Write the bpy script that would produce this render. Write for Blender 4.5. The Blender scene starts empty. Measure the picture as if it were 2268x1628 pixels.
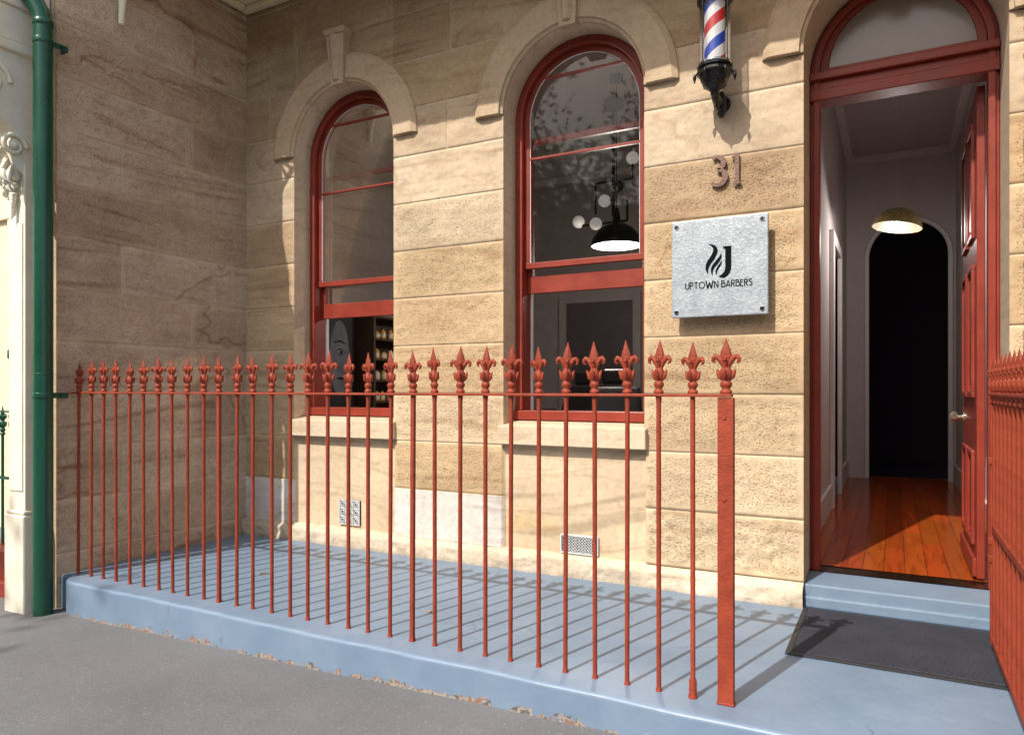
import bpy, math, random, bmesh
import numpy as np
from mathutils import Vector, Matrix
R=random.Random(7)
scene=bpy.context.scene
col=scene.collection
scene.view_settings.view_transform='Standard'
scene.view_settings.look='None'
scene.view_settings.exposure=0
# ------------------------------------------------------------------ helpers
WL={}
def reg(o,parent,loc,label=None,cat=None,group=None,kind=None):
    col.objects.link(o)
    P=WL[parent.name] if parent else Vector((0,0,0))
    if parent: o.parent=parent
    o.location=Vector(loc)-P
    WL[o.name]=Vector(loc)
    if label:o["label"]=label
    if cat:o["category"]=cat
    if group:o["group"]=group
    if kind:o["kind"]=kind
    return o
def thing(name,loc,label,cat,group=None):
    o=bpy.data.objects.new(name,None); o.empty_display_size=.1
    return reg(o,None,loc,label,cat,group)
class MB:
    def __init__(s): s.v=[];s.f=[];s.m=[];s.s=[]
    def add(s,vs,fs,m=0,sm=False):
        b=len(s.v); s.v+= [tuple(v) for v in vs]
        for f in fs: s.f.append([i+b for i in f]); s.m.append(m); s.s.append(sm)
    def box(s,x0,x1,y0,y1,z0,z1,m=0):
        v=[(x,y,z) for z in (z0,z1) for y in (y0,y1) for x in (x0,x1)]
        s.add(v,[(0,2,3,1),(4,5,7,6),(0,1,5,4),(2,6,7,3),(0,4,6,2),(1,3,7,5)],m)
    def hexa(s,b,t,m=0):
        s.add(list(b)+list(t),[(3,2,1,0),(4,5,6,7),(0,1,5,4),(1,2,6,5),(2,3,7,6),(3,0,4,7)],m)
    def tube(s,pts,rad,seg=10,m=0,flat=None,sm=True):
        pts=[Vector(p) for p in pts]
        if not hasattr(rad,'__len__'): rad=[rad]*len(pts)
        vs=[];n=len(pts);prev=None
        for i,p in enumerate(pts):
            a=pts[min(i+1,n-1)]-pts[max(i-1,0)]
            a.normalize()
            if prev is None:
                ref=Vector((0,0,1)) if abs(a.z)<.9 else Vector((0,1,0))
                u=a.cross(ref).normalized()
            else:
                u=(prev-a*prev.dot(a)).normalized()
            prev=u; w=a.cross(u)
            for k in range(seg):
                t=2*math.pi*(k+.5)/seg
                d=u*math.cos(t)*rad[i]+w*math.sin(t)*rad[i]
                if flat: d=Vector((d.x*flat[0],d.y*flat[1],d.z*flat[2]))
                vs.append(p+d)
        fs=[]
        for i in range(n-1):
            for k in range(seg):
                fs.append((i*seg+k,i*seg+(k+1)%seg,(i+1)*seg+(k+1)%seg,(i+1)*seg+k))
        s.add(vs,fs,m,sm)
        s.add(vs[:seg],[list(range(seg))[::-1]],m); s.add(vs[-seg:],[list(range(seg))],m)
    def lathe(s,prof,c=(0,0,0),seg=16,m=0,sx=1,sy=1,sm=True,ph=0,caps=True):
        vs=[(c[0]+r*math.cos(2*math.pi*k/seg+ph)*sx,c[1]+r*math.sin(2*math.pi*k/seg+ph)*sy,c[2]+z) for r,z in prof for k in range(seg)]
        fs=[(i*seg+k,i*seg+(k+1)%seg,(i+1)*seg+(k+1)%seg,(i+1)*seg+k) for i in range(len(prof)-1) for k in range(seg)]
        s.add(vs,fs,m,sm)
        if caps and prof[0][0]>1e-4: s.add(vs[:seg],[list(range(seg))[::-1]],m)
        if caps and prof[-1][0]>1e-4: s.add(vs[-seg:],[list(range(seg))],m)
    def extr(s,poly,y0,y1,m=0,ax='y'):
        n=len(poly)
        if ax=='y': vs=[(a,y0,b) for a,b in poly]+[(a,y1,b) for a,b in poly]
        elif ax=='x': vs=[(y0,a,b) for a,b in poly]+[(y1,a,b) for a,b in poly]
        else: vs=[(a,b,y0) for a,b in poly]+[(a,b,y1) for a,b in poly]
        s.add(vs,[list(range(n)),list(range(n,2*n))[::-1]]+[(i,i+n,(i+1)%n+n,(i+1)%n) for i in range(n)],m)
    def sphere(s,c,r,seg=16,rings=10,m=0,sc=(1,1,1)):
        prof=[(max(1e-5,r*math.sin(math.pi*i/rings)),-r*math.cos(math.pi*i/rings)) for i in range(rings+1)]
        s.lathe([(p[0],p[1]*sc[2]) for p in prof],c,seg,m,sc[0],sc[1])
    def band(s,xc,ro,ri,zb,zs,y0,y1,m=0,n=32,zbi=None):
        def path(r,zb):
            p=[(xc-r,zb)]+[(xc-r*math.cos(math.pi*i/n),zs+r*math.sin(math.pi*i/n)) for i in range(n+1)]+[(xc+r,zb)]
            return p
        o=path(ro,zb); i_=path(ri,zb if zbi is None else zbi); k=len(o)
        vs=[(a,y0,b) for a,b in o]+[(a,y0,b) for a,b in i_]+[(a,y1,b) for a,b in o]+[(a,y1,b) for a,b in i_]
        fs=[]
        for j in range(k-1):
            fs+=[(j,j+1,k+j+1,k+j),(2*k+j,3*k+j,3*k+j+1,2*k+j+1),(j,2*k+j,2*k+j+1,j+1),(k+j,k+j+1,3*k+j+1,3*k+j)]
        fs+=[(0,k,3*k,2*k),(k-1,3*k-1,4*k-1,2*k-1)]
        s.add(vs,fs,m)
    def obj(s,name,mats,parent=None,loc=None,bevel=0,seg=2,mod=None,**kw):
        if loc is None: loc=WL[parent.name] if parent else (0,0,0)
        loc=Vector(loc)
        me=bpy.data.meshes.new(name)
        me.from_pydata([(a-loc.x,b-loc.y,c-loc.z) for a,b,c in s.v],[],s.f)
        for m in (mats if isinstance(mats,(list,tuple)) else [mats]): me.materials.append(m)
        me.polygons.foreach_set('material_index',s.m)
        me.polygons.foreach_set('use_smooth',s.s)
        bm=bmesh.new();bm.from_mesh(me);bmesh.ops.recalc_face_normals(bm,faces=bm.faces);bm.to_mesh(me);bm.free()
        me.update()
        o=bpy.data.objects.new(name,me)
        reg(o,parent,loc,**kw)
        if bevel:
            b=o.modifiers.new('b','BEVEL');b.width=bevel;b.segments=seg;b.limit_method='ANGLE';b.angle_limit=math.radians(40)
        return o
# ------------------------------------------------------------------ materials
def nn(nt,t,**kw):
    n=nt.nodes.new(t)
    for k,v in kw.items():
        if k in n.inputs: n.inputs[k].default_value=v
        else: setattr(n,k,v)
    return n
def base(name):
    m=bpy.data.materials.new(name);m.use_nodes=True
    nt=m.node_tree;b=nt.nodes['Principled BSDF'];return m,nt,b,nt.links.new
def rampn(nt,fac,stops):
    r=nt.nodes.new('ShaderNodeValToRGB');e=r.color_ramp.elements
    while len(e)<len(stops): e.new(.5)
    for i,(p,c) in enumerate(stops): e[i].position=p; e[i].color=(c[0],c[1],c[2],1)
    nt.links.new(fac,r.inputs[0]);return r.outputs[0]
def paint(name,c,rough=.45,metal=0,var=.18,scale=6,bump=.1,bscale=60,dirt=None,spec=.5):
    m,nt,b,L=base(name)
    tc=nn(nt,'ShaderNodeTexCoord')
    n=nn(nt,'ShaderNodeTexNoise',Scale=scale,Detail=8.0,Roughness=.65);L(tc.outputs['Object'],n.inputs['Vector'])
    lo=[x*(1-var) for x in c];hi=[min(1,x*(1+var)) for x in c]
    if dirt: stops=[(.25,dirt),(.42,lo),(.7,hi)]
    else: stops=[(.3,lo),(.7,hi)]
    L(rampn(nt,n.outputs[0],stops),b.inputs['Base Color'])
    b.inputs['Roughness'].default_value=rough;b.inputs['Metallic'].default_value=metal;b.inputs['Specular IOR Level'].default_value=spec
    if bump:
        n2=nn(nt,'ShaderNodeTexNoise',Scale=bscale,Detail=5.0);L(tc.outputs['Object'],n2.inputs['Vector'])
        bp=nn(nt,'ShaderNodeBump',Strength=bump,Distance=.01);L(n2.outputs[0],bp.inputs['Height']);L(bp.outputs[0],b.inputs['Normal'])
        mr=nn(nt,'ShaderNodeMapRange');mr.inputs[3].default_value=max(0,rough-.12);mr.inputs[4].default_value=min(1,rough+.12);L(n.outputs[0],mr.inputs[0]);L(mr.outputs[0],b.inputs['Roughness'])
    return m
def emis(name,c,s,bc=None):
    m,nt,b,L=base(name);b.inputs['Base Color'].default_value=(*(bc or c),1);b.inputs['Emission Color'].default_value=(*c,1);b.inputs['Emission Strength'].default_value=s
    return m
RED=paint('red_oxide_paint',(.235,.032,.017),.45,var=.2,scale=5,bump=.12,bscale=35,spec=.4)
REDF=paint('red_fence_paint',(.262,.043,.019),.55,var=.3,scale=9,bump=.3,bscale=90,spec=.3)
GREEN=paint('green_paint',(.006,.066,.036),.3,var=.15,bump=.05,scale=4)
CREAM=paint('cream_paint',(.78,.72,.58),.5,var=.1,bump=.15,bscale=30)
YCREAM=paint('yellow_render',(.76,.66,.44),.7,var=.10,bump=.2)
CORN=paint('cornice_cream',(.80,.70,.46),.5,var=.08,bump=.1)
BLACK=paint('black_metal',(.012,.012,.014),.3,metal=.3,var=.2,bump=.15)
CHROME=paint('chrome',(.7,.7,.7),.15,metal=1,bump=0)
WHITEP=paint('white_plaster',(.56,.515,.50),.8,var=.05,bump=.1)
WHITET=paint('white_trim',(.70,.67,.66),.5,var=.05,bump=0)
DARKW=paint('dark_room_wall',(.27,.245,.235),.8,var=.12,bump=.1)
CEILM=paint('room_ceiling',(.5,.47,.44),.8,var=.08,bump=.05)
DARKER=paint('unlit_dark',(.018,.012,.017),.9,var=.1,bump=0,spec=.1)  # near-black colour stands in for the unlit depth past the hall arch
DARKDOOR=paint('dark_door',(.07,.058,.06),.6,var=.2,bump=0)
DFLOOR=paint('dark_floor',(.07,.035,.02),.3,var=.4,bump=0)
BRASS=paint('brass',(.75,.58,.25),.22,metal=1,bump=0)
NICKEL=paint('pale_nickel',(.75,.74,.62),.15,metal=.9,bump=0)
NUMM=paint('aged_bronze',(.15,.085,.06),.5,metal=.3,var=.3,scale=30,bump=.3)
INK=paint('black_vinyl',(.006,.007,.008),.8,var=.05,bump=0,spec=.05)
WHITEL=emis('opal_glass',(.95,.93,.88),.28)
BULB=emis('lamp_bulb',(1,.95,.85),3)
LINER=paint('lamp_white',(.36,.37,.38),.5,var=.02,bump=0)
LEATHER=paint('black_leather',(.015,.013,.013),.35,var=.2,bump=.2)
WOOD=paint('shelf_wood',(.09,.05,.03),.5,var=.3,bump=.1)
AMBER=paint('amber_bottle',(.75,.45,.12),.2,var=.2,bump=0)
LABELM=paint('bottle_cream',(.85,.76,.55),.4,var=.1,bump=0)
RUBBER=paint('black_rubber',(.022,.023,.027),.6,var=.2,bump=.2)
def glass(name,k,tint,bump=.015):
    m,nt,b,L=base(name)
    nt.nodes.remove(b);out=nt.nodes['Material Output']
    t=nn(nt,'ShaderNodeBsdfTransparent');t.inputs[0].default_value=(*tint,1)
    g=nn(nt,'ShaderNodeBsdfGlossy');g.inputs['Roughness'].default_value=.03;g.inputs[0].default_value=(1,.97,.92,1)
    fr=nn(nt,'ShaderNodeFresnel',IOR=1.5)
    mu=nn(nt,'ShaderNodeMath',operation='MULTIPLY');mu.inputs[1].default_value=k;L(fr.outputs[0],mu.inputs[0])
    mx=nn(nt,'ShaderNodeMixShader');L(mu.outputs[0],mx.inputs[0]);L(t.outputs[0],mx.inputs[1]);L(g.outputs[0],mx.inputs[2]);L(mx.outputs[0],out.inputs[0])
    if bump:
        n=nn(nt,'ShaderNodeTexNoise',Scale=2.0,Detail=1.0);tc=nn(nt,'ShaderNodeTexCoord');L(tc.outputs['Object'],n.inputs['Vector'])
        bp=nn(nt,'ShaderNodeBump',Strength=bump,Distance=.02);L(n.outputs[0],bp.inputs['Height']);L(bp.outputs[0],g.inputs['Normal'])
    return m
GLASS=glass('window_glass',.62,(.84,.84,.83))
TUBEG=glass('clear_tube_glass',.6,(.98,.98,.98),0)
FANREFL=paint('fanlight_reflection_tan',(.23,.185,.135),.18,var=.10,scale=2,bump=.02,bscale=8)  # opaque tan pane, the warm reflection painted in as its colour
def stone(name,picked=True,tint=None):
    m,nt,b,L=base(name)
    tc=nn(nt,'ShaderNodeTexCoord')
    at=nn(nt,'ShaderNodeAttribute',attribute_name='Col')
    mk=nn(nt,'ShaderNodeAttribute',attribute_name='mask')
    src=at.outputs['Color'] if tint is None else None
    if src is None:
        rg=nn(nt,'ShaderNodeRGB');rg.outputs[0].default_value=(*tint,1);src=rg.outputs[0]
    n=nn(nt,'ShaderNodeTexNoise',Scale=26.0,Detail=10.0,Roughness=.72);L(tc.outputs['Object'],n.inputs['Vector'])
    mp=nn(nt,'ShaderNodeMapping');mp.inputs['Scale'].default_value=(1.1,1.1,8);mp.inputs['Rotation'].default_value=(.06,.12,0);L(tc.outputs['Object'],mp.inputs[0])
    n3=nn(nt,'ShaderNodeTexNoise',Scale=2.4,Detail=7.0,Roughness=.6,Distortion=.5);L(mp.outputs[0],n3.inputs['Vector'])
    n5=nn(nt,'ShaderNodeTexNoise',Scale=1.3,Detail=5.0,Roughness=.6);L(tc.outputs['Object'],n5.inputs['Vector'])
    r1=rampn(nt,n.outputs[0],[(.28,(.80,.77,.74)),(.5,(1,1,1)),(.75,(1.10,1.11,1.12))])
    r2=rampn(nt,n3.outputs[0],[(.28,(.78,.71,.63)),(.42,(.98,.96,.94)),(.7,(1.08,1.06,1.03))])
    r5=rampn(nt,n5.outputs[0],[(.36,(.88,.87,.87)),(.5,(1,1,1)),(.65,(1.04,1.05,1.08))])
    a=nn(nt,'ShaderNodeMix',data_type='RGBA',blend_type='MULTIPLY');a.inputs[0].default_value=1;L(src,a.inputs[6]);L(r1,a.inputs[7])
    a5=nn(nt,'ShaderNodeMix',data_type='RGBA',blend_type='MULTIPLY');a5.inputs[0].default_value=1;L(a.outputs[2],a5.inputs[6]);L(r5,a5.inputs[7])
    c=nn(nt,'ShaderNodeMix',data_type='RGBA',blend_type='MULTIPLY');c.inputs[0].default_value=.8;L(a5.outputs[2],c.inputs[6]);L(r2,c.inputs[7])
    b.inputs['Roughness'].default_value=.9
    b.inputs['Specular IOR Level'].default_value=.15
    mp2=nn(nt,'ShaderNodeMapping');mp2.inputs['Scale'].default_value=(1,1,1.35);L(tc.outputs['Object'],mp2.inputs[0])
    v=nn(nt,'ShaderNodeTexNoise',Scale=78.0,Detail=3.0,Roughness=.55,Distortion=.2);L(mp2.outputs[0],v.inputs['Vector'])
    pr=rampn(nt,v.outputs[0],[(.33,(0,0,0)),(.45,(.8,.8,.8)),(.7,(1,1,1))])
    f=nn(nt,'ShaderNodeTexNoise',Scale=190.0,Detail=4.0);L(tc.outputs['Object'],f.inputs['Vector'])
    b1=nn(nt,'ShaderNodeBump',Distance=.0085);L(pr,b1.inputs['Height'])
    if picked:
        mm=nn(nt,'ShaderNodeMath',operation='MULTIPLY');mm.inputs[1].default_value=.62;L(mk.outputs['Fac'],mm.inputs[0]);L(mm.outputs[0],b1.inputs['Strength'])
        inv=rampn(nt,v.outputs[0],[(.33,(.76,.70,.63)),(.45,(1,1,1))])
        pm=nn(nt,'ShaderNodeMix',data_type='RGBA',blend_type='MULTIPLY');L(mk.outputs['Fac'],pm.inputs[0]);L(c.outputs[2],pm.inputs[6]);L(inv,pm.inputs[7]);L(pm.outputs[2],b.inputs['Base Color'])
    else:
        b1.inputs['Strength'].default_value=.08;L(c.outputs[2],b.inputs['Base Color'])
    b2=nn(nt,'ShaderNodeBump',Strength=.35,Distance=.003);L(f.outputs[0],b2.inputs['Height']);L(b1.outputs[0],b2.inputs['Normal']);L(b2.outputs[0],b.inputs['Normal'])
    return m
STONE=stone('sandstone_blocks')
SMOOTH=stone('dressed_sandstone',False,(.50,.39,.265))
SILLM=stone('sandstone_sill',False,(.58,.475,.345))
def bluepaint():
    m,nt,b,L=base('blue_floor_paint')
    geo=nn(nt,'ShaderNodeNewGeometry')
    n=nn(nt,'ShaderNodeTexNoise',Scale=2.6,Detail=9.0,Roughness=.68);L(geo.outputs['Position'],n.inputs['Vector'])
    c=rampn(nt,n.outputs[0],[(.3,(.145,.208,.292)),(.5,(.168,.238,.330)),(.72,(.205,.275,.365))])
    n2=nn(nt,'ShaderNodeTexNoise',Scale=11.0,Detail=10.0,Roughness=.74);L(geo.outputs['Position'],n2.inputs['Vector'])
    sx=nn(nt,'ShaderNodeSeparateXYZ');L(geo.outputs['Position'],sx.inputs[0])
    ma=nn(nt,'ShaderNodeMath',operation='MULTIPLY_ADD');ma.inputs[1].default_value=-.02;L(sx.outputs[0],ma.inputs[0]);ma.inputs[2].default_value=.12
    h=nn(nt,'ShaderNodeMath',operation='ADD');L(sx.outputs[2],h.inputs[0]);L(ma.outputs[0],h.inputs[1])
    mr=nn(nt,'ShaderNodeMapRange');mr.inputs[1].default_value=0;mr.inputs[2].default_value=.045;mr.inputs[3].default_value=.205;mr.inputs[4].default_value=0;L(h.outputs[0],mr.inputs[0])
    # a few chips along the arris too
    mr2=nn(nt,'ShaderNodeMapRange');mr2.inputs[1].default_value=2.70;mr2.inputs[2].default_value=2.66;mr2.inputs[3].default_value=0;mr2.inputs[4].default_value=.035;L(sx.outputs[1],mr2.inputs[0])
    ad0=nn(nt,'ShaderNodeMath',operation='ADD');L(mr.outputs[0],ad0.inputs[0]);L(mr2.outputs[0],ad0.inputs[1])
    ad=nn(nt,'ShaderNodeMath',operation='ADD');L(n2.outputs[0],ad.inputs[0]);L(ad0.outputs[0],ad.inputs[1])
    chip=rampn(nt,ad.outputs[0],[(.685,(0,0,0)),(.695,(1,1,1))])
    nc=nn(nt,'ShaderNodeTexNoise',Scale=40.0,Detail=3.0);L(geo.outputs['Position'],nc.inputs['Vector'])
    cc=rampn(nt,nc.outputs[0],[(.4,(.26,.13,.09)),(.5,(.38,.34,.29)),(.6,(.12,.11,.10))])
    mx=nn(nt,'ShaderNodeMix',data_type='RGBA');L(chip,mx.inputs[0]);L(c,mx.inputs[6]);L(cc,mx.inputs[7])
    ns=nn(nt,'ShaderNodeTexNoise',Scale=26.0,Detail=5.0,Roughness=.7);L(geo.outputs['Position'],ns.inputs['Vector'])
    sc=rampn(nt,ns.outputs[0],[(.66,(0,0,0)),(.72,(.6,.6,.6))])
    ms=nn(nt,'ShaderNodeMix',data_type='RGBA');L(sc,ms.inputs[0]);L(mx.outputs[2],ms.inputs[6]);ms.inputs[7].default_value=(.40,.43,.46,1)
    vo=nn(nt,'ShaderNodeTexVoronoi',feature='DISTANCE_TO_EDGE',Scale=.9)
    nd=nn(nt,'ShaderNodeTexNoise',Scale=7.0,Detail=6.0);L(geo.outputs['Position'],nd.inputs['Vector'])
    av=nn(nt,'ShaderNodeMix',data_type='RGBA');av.inputs[0].default_value=.15;L(geo.outputs['Position'],av.inputs[6]);L(nd.outputs[1],av.inputs[7]);L(av.outputs[2],vo.inputs['Vector'])
    cr=rampn(nt,vo.outputs[0],[(.0,(1,1,1)),(.0025,(0,0,0))])
    nm=nn(nt,'ShaderNodeTexNoise',Scale=1.7);L(geo.outputs['Position'],nm.inputs['Vector'])
    nmr=rampn(nt,nm.outputs[0],[(.48,(0,0,0)),(.56,(.7,.7,.7))])
    k=nn(nt,'ShaderNodeMath',operation='MULTIPLY');L(cr,k.inputs[0]);L(nmr,k.inputs[1])
    mx2=nn(nt,'ShaderNodeMix',data_type='RGBA');L(k.outputs[0],mx2.inputs[0]);L(ms.outputs[2],mx2.inputs[6]);mx2.inputs[7].default_value=(.06,.07,.09,1)
    L(mx2.outputs[2],b.inputs['Base Color']);b.inputs['Roughness'].default_value=.45
    nb=nn(nt,'ShaderNodeTexNoise',Scale=22.0,Detail=6.0);L(geo.outputs['Position'],nb.inputs['Vector'])
    sub=nn(nt,'ShaderNodeMath',operation='SUBTRACT');L(nb.outputs[0],sub.inputs[0]);L(chip,sub.inputs[1])
    bp=nn(nt,'ShaderNodeBump',Strength=.35,Distance=.006);L(sub.outputs[0],bp.inputs['Height']);L(bp.outputs[0],b.inputs['Normal'])
    return m
BLUE=bluepaint()
def asphalt():
    m,nt,b,L=base('asphalt')
    geo=nn(nt,'ShaderNodeNewGeometry')
    n=nn(nt,'ShaderNodeTexNoise',Scale=1.3,Detail=8.0,Roughness=.6);L(geo.outputs['Position'],n.inputs['Vector'])
    v=nn(nt,'ShaderNodeTexVoronoi',Scale=150.0);L(geo.outputs['Position'],v.inputs['Vector'])
    f=nn(nt,'ShaderNodeTexNoise',Scale=200.0,Detail=3.0);L(geo.outputs['Position'],f.inputs['Vector'])
    c=rampn(nt,n.outputs[0],[(.3,(.128,.127,.131)),(.7,(.170,.169,.173))])
    sp=rampn(nt,v.outputs['Color'],[(.0,(.70,.70,.70)),(.3,(.96,.96,.96)),(.85,(1.0,1,1)),(.96,(1.8,1.75,1.65))])
    a=nn(nt,'ShaderNodeMix',data_type='RGBA',blend_type='MULTIPLY');a.inputs[0].default_value=1;L(c,a.inputs[6]);L(sp,a.inputs[7]);L(a.outputs[2],b.inputs['Base Color'])
    b.inputs['Roughness'].default_value=.85
    bp=nn(nt,'ShaderNodeBump',Strength=.6,Distance=.005);L(f.outputs[0],bp.inputs['Height']);L(bp.outputs[0],b.inputs['Normal'])
    return m
ASPH=asphalt()
def boards():
    m,nt,b,L=base('polished_floorboards')
    tc=nn(nt,'ShaderNodeTexCoord');at=nn(nt,'ShaderNodeAttribute',attribute_name='Col')
    mp=nn(nt,'ShaderNodeMapping');mp.inputs['Scale'].default_value=(14,1.2,1);L(tc.outputs['Object'],mp.inputs[0])
    n=nn(nt,'ShaderNodeTexNoise',Scale=2.0,Detail=8.0,Distortion=.5);L(mp.outputs[0],n.inputs['Vector'])
    c=rampn(nt,n.outputs[0],[(.3,(.7,.62,.6)),(.5,(1,1,1)),(.75,(1.15,1.15,1.15))])
    a=nn(nt,'ShaderNodeMix',data_type='RGBA',blend_type='MULTIPLY');a.inputs[0].default_value=1;L(at.outputs[0],a.inputs[6]);L(c,a.inputs[7]);L(a.outputs[2],b.inputs['Base Color'])
    b.inputs['Roughness'].default_value=.2;b.inputs['Specular IOR Level'].default_value=.3
    return m
BOARDS=boards()
def hammered():
    m,nt,b,L=base('hammered_zinc')
    tc=nn(nt,'ShaderNodeTexCoord')
    v=nn(nt,'ShaderNodeTexVoronoi',Scale=75.0,feature='F1');L(tc.outputs['Object'],v.inputs['Vector'])
    n=nn(nt,'ShaderNodeTexNoise',Scale=9.0,Detail=6.0);L(tc.outputs['Object'],n.inputs['Vector'])
    c1=rampn(nt,n.outputs[0],[(.3,(.30,.335,.37)),(.7,(.41,.45,.485))])
    c2=rampn(nt,v.outputs['Color'],[(.1,(.86,.86,.86)),(.9,(1.14,1.14,1.14))])
    a=nn(nt,'ShaderNodeMix',data_type='RGBA',blend_type='MULTIPLY');a.inputs[0].default_value=1;L(c1,a.inputs[6]);L(c2,a.inputs[7]);L(a.outputs[2],b.inputs['Base Color'])
    b.inputs['Metallic'].default_value=.35;b.inputs['Roughness'].default_value=.45
    bp=nn(nt,'ShaderNodeBump',Strength=.2,Distance=.004);L(v.outputs[0],bp.inputs['Height']);L(bp.outputs[0],b.inputs['Normal'])
    return m
ZINC=hammered()
def matmat():
    m,nt,b,L=base('ribbed_carpet')
    tc=nn(nt,'ShaderNodeTexCoord')
    w=nn(nt,'ShaderNodeTexWave',Scale=22.0,Distortion=.8,bands_direction='Y');L(tc.outputs['Object'],w.inputs['Vector'])
    w.inputs['Detail Scale'].default_value=8
    n=nn(nt,'ShaderNodeTexNoise',Scale=200.0,Detail=2.0);L(tc.outputs['Object'],n.inputs['Vector'])
    n4=nn(nt,'ShaderNodeTexNoise',Scale=5.0,Detail=4.0);L(tc.outputs['Object'],n4.inputs['Vector'])
    mul=nn(nt,'ShaderNodeMath',operation='MULTIPLY');L(w.outputs[0],mul.inputs[0]);L(n.outputs[0],mul.inputs[1])
    mu2=nn(nt,'ShaderNodeMath',operation='MULTIPLY_ADD');L(n4.outputs[0],mu2.inputs[0]);mu2.inputs[1].default_value=.25;L(mul.outputs[0],mu2.inputs[2])
    L(rampn(nt,mu2.outputs[0],[(.16,(.010,.011,.015)),(.62,(.085,.09,.115))]),b.inputs['Base Color']);b.inputs['Roughness'].default_value=.95;b.inputs['Specular IOR Level'].default_value=.1
    bp=nn(nt,'ShaderNodeBump',Strength=.8,Distance=.006);L(mul.outputs[0],bp.inputs['Height']);L(bp.outputs[0],b.inputs['Normal'])
    return m
CARPET=matmat()
def barber():
    m,nt,b,L=base('barber_stripes')
    tc=nn(nt,'ShaderNodeTexCoord');sx=nn(nt,'ShaderNodeSeparateXYZ');L(tc.outputs['Object'],sx.inputs[0])
    at=nn(nt,'ShaderNodeMath',operation='ARCTAN2');L(sx.outputs[1],at.inputs[0]);L(sx.outputs[0],at.inputs[1])
    a1=nn(nt,'ShaderNodeMath',operation='MULTIPLY');a1.inputs[1].default_value=-1/(2*math.pi);L(at.outputs[0],a1.inputs[0])
    z1=nn(nt,'ShaderNodeMath',operation='MULTIPLY_ADD');z1.inputs[1].default_value=1/.26;L(sx.outputs[2],z1.inputs[0]);L(a1.outputs[0],z1.inputs[2])
    fr=nn(nt,'ShaderNodeMath',operation='FRACT');
    ad=nn(nt,'ShaderNodeMath',operation='ADD');ad.inputs[1].default_value=10.05;L(z1.outputs[0],ad.inputs[0]);L(ad.outputs[0],fr.inputs[0])
    r=nt.nodes.new('ShaderNodeValToRGB');r.color_ramp.interpolation='CONSTANT';e=r.color_ramp.elements
    W=(.9,.9,.9,1)
    for _ in range(2): e.new(.5)
    for i,(p,c) in enumerate([(0,(.62,.025,.022,1)),(.25,W),(.5,(.015,.07,.50,1)),(.75,W)]): e[i].position=p;e[i].color=c
    L(fr.outputs[0],r.inputs[0]);L(r.outputs[0],b.inputs['Base Color']);b.inputs['Roughness'].default_value=.3
    return m
STRIPE=barber()
# ------------------------------------------------------------------ numpy noise + stone walls
def vn(x,y,seed=0):
    ix=np.floor(x);iy=np.floor(y);fx=x-ix;fy=y-iy
    fx=fx*fx*(3-2*fx);fy=fy*fy*(3-2*fy)
    def h(a,b):
        s=np.sin(a*127.1+b*311.7+seed*74.7)*43758.5453;return s-np.floor(s)
    return (h(ix,iy)*(1-fx)+h(ix+1,iy)*fx)*(1-fy)+(h(ix,iy+1)*(1-fx)+h(ix+1,iy+1)*fx)*fy
def fbm(x,y,seed=0,o=4):
    t=0;a=.5;s=0
    for i in range(o): t=t+a*vn(x*2**i,y*2**i,seed+i*3.1);s+=a;a*=.55
    return t/s
CH=.345;Z0=.13
def coords(a,b,crit,step=.0125):
    c=list(np.arange(a,b,step))
    cr=sorted(set([a,b]+[x for x in crit if a<x<b]))
    crf=[]
    for x in cr:
        if not crf or x-crf[-1]>1e-4: crf.append(x)
    crA=np.array(crf)
    keep=[x for x in c if np.min(np.abs(crA-x))>.0035]
    return np.array(sorted(keep+crf))
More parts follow.
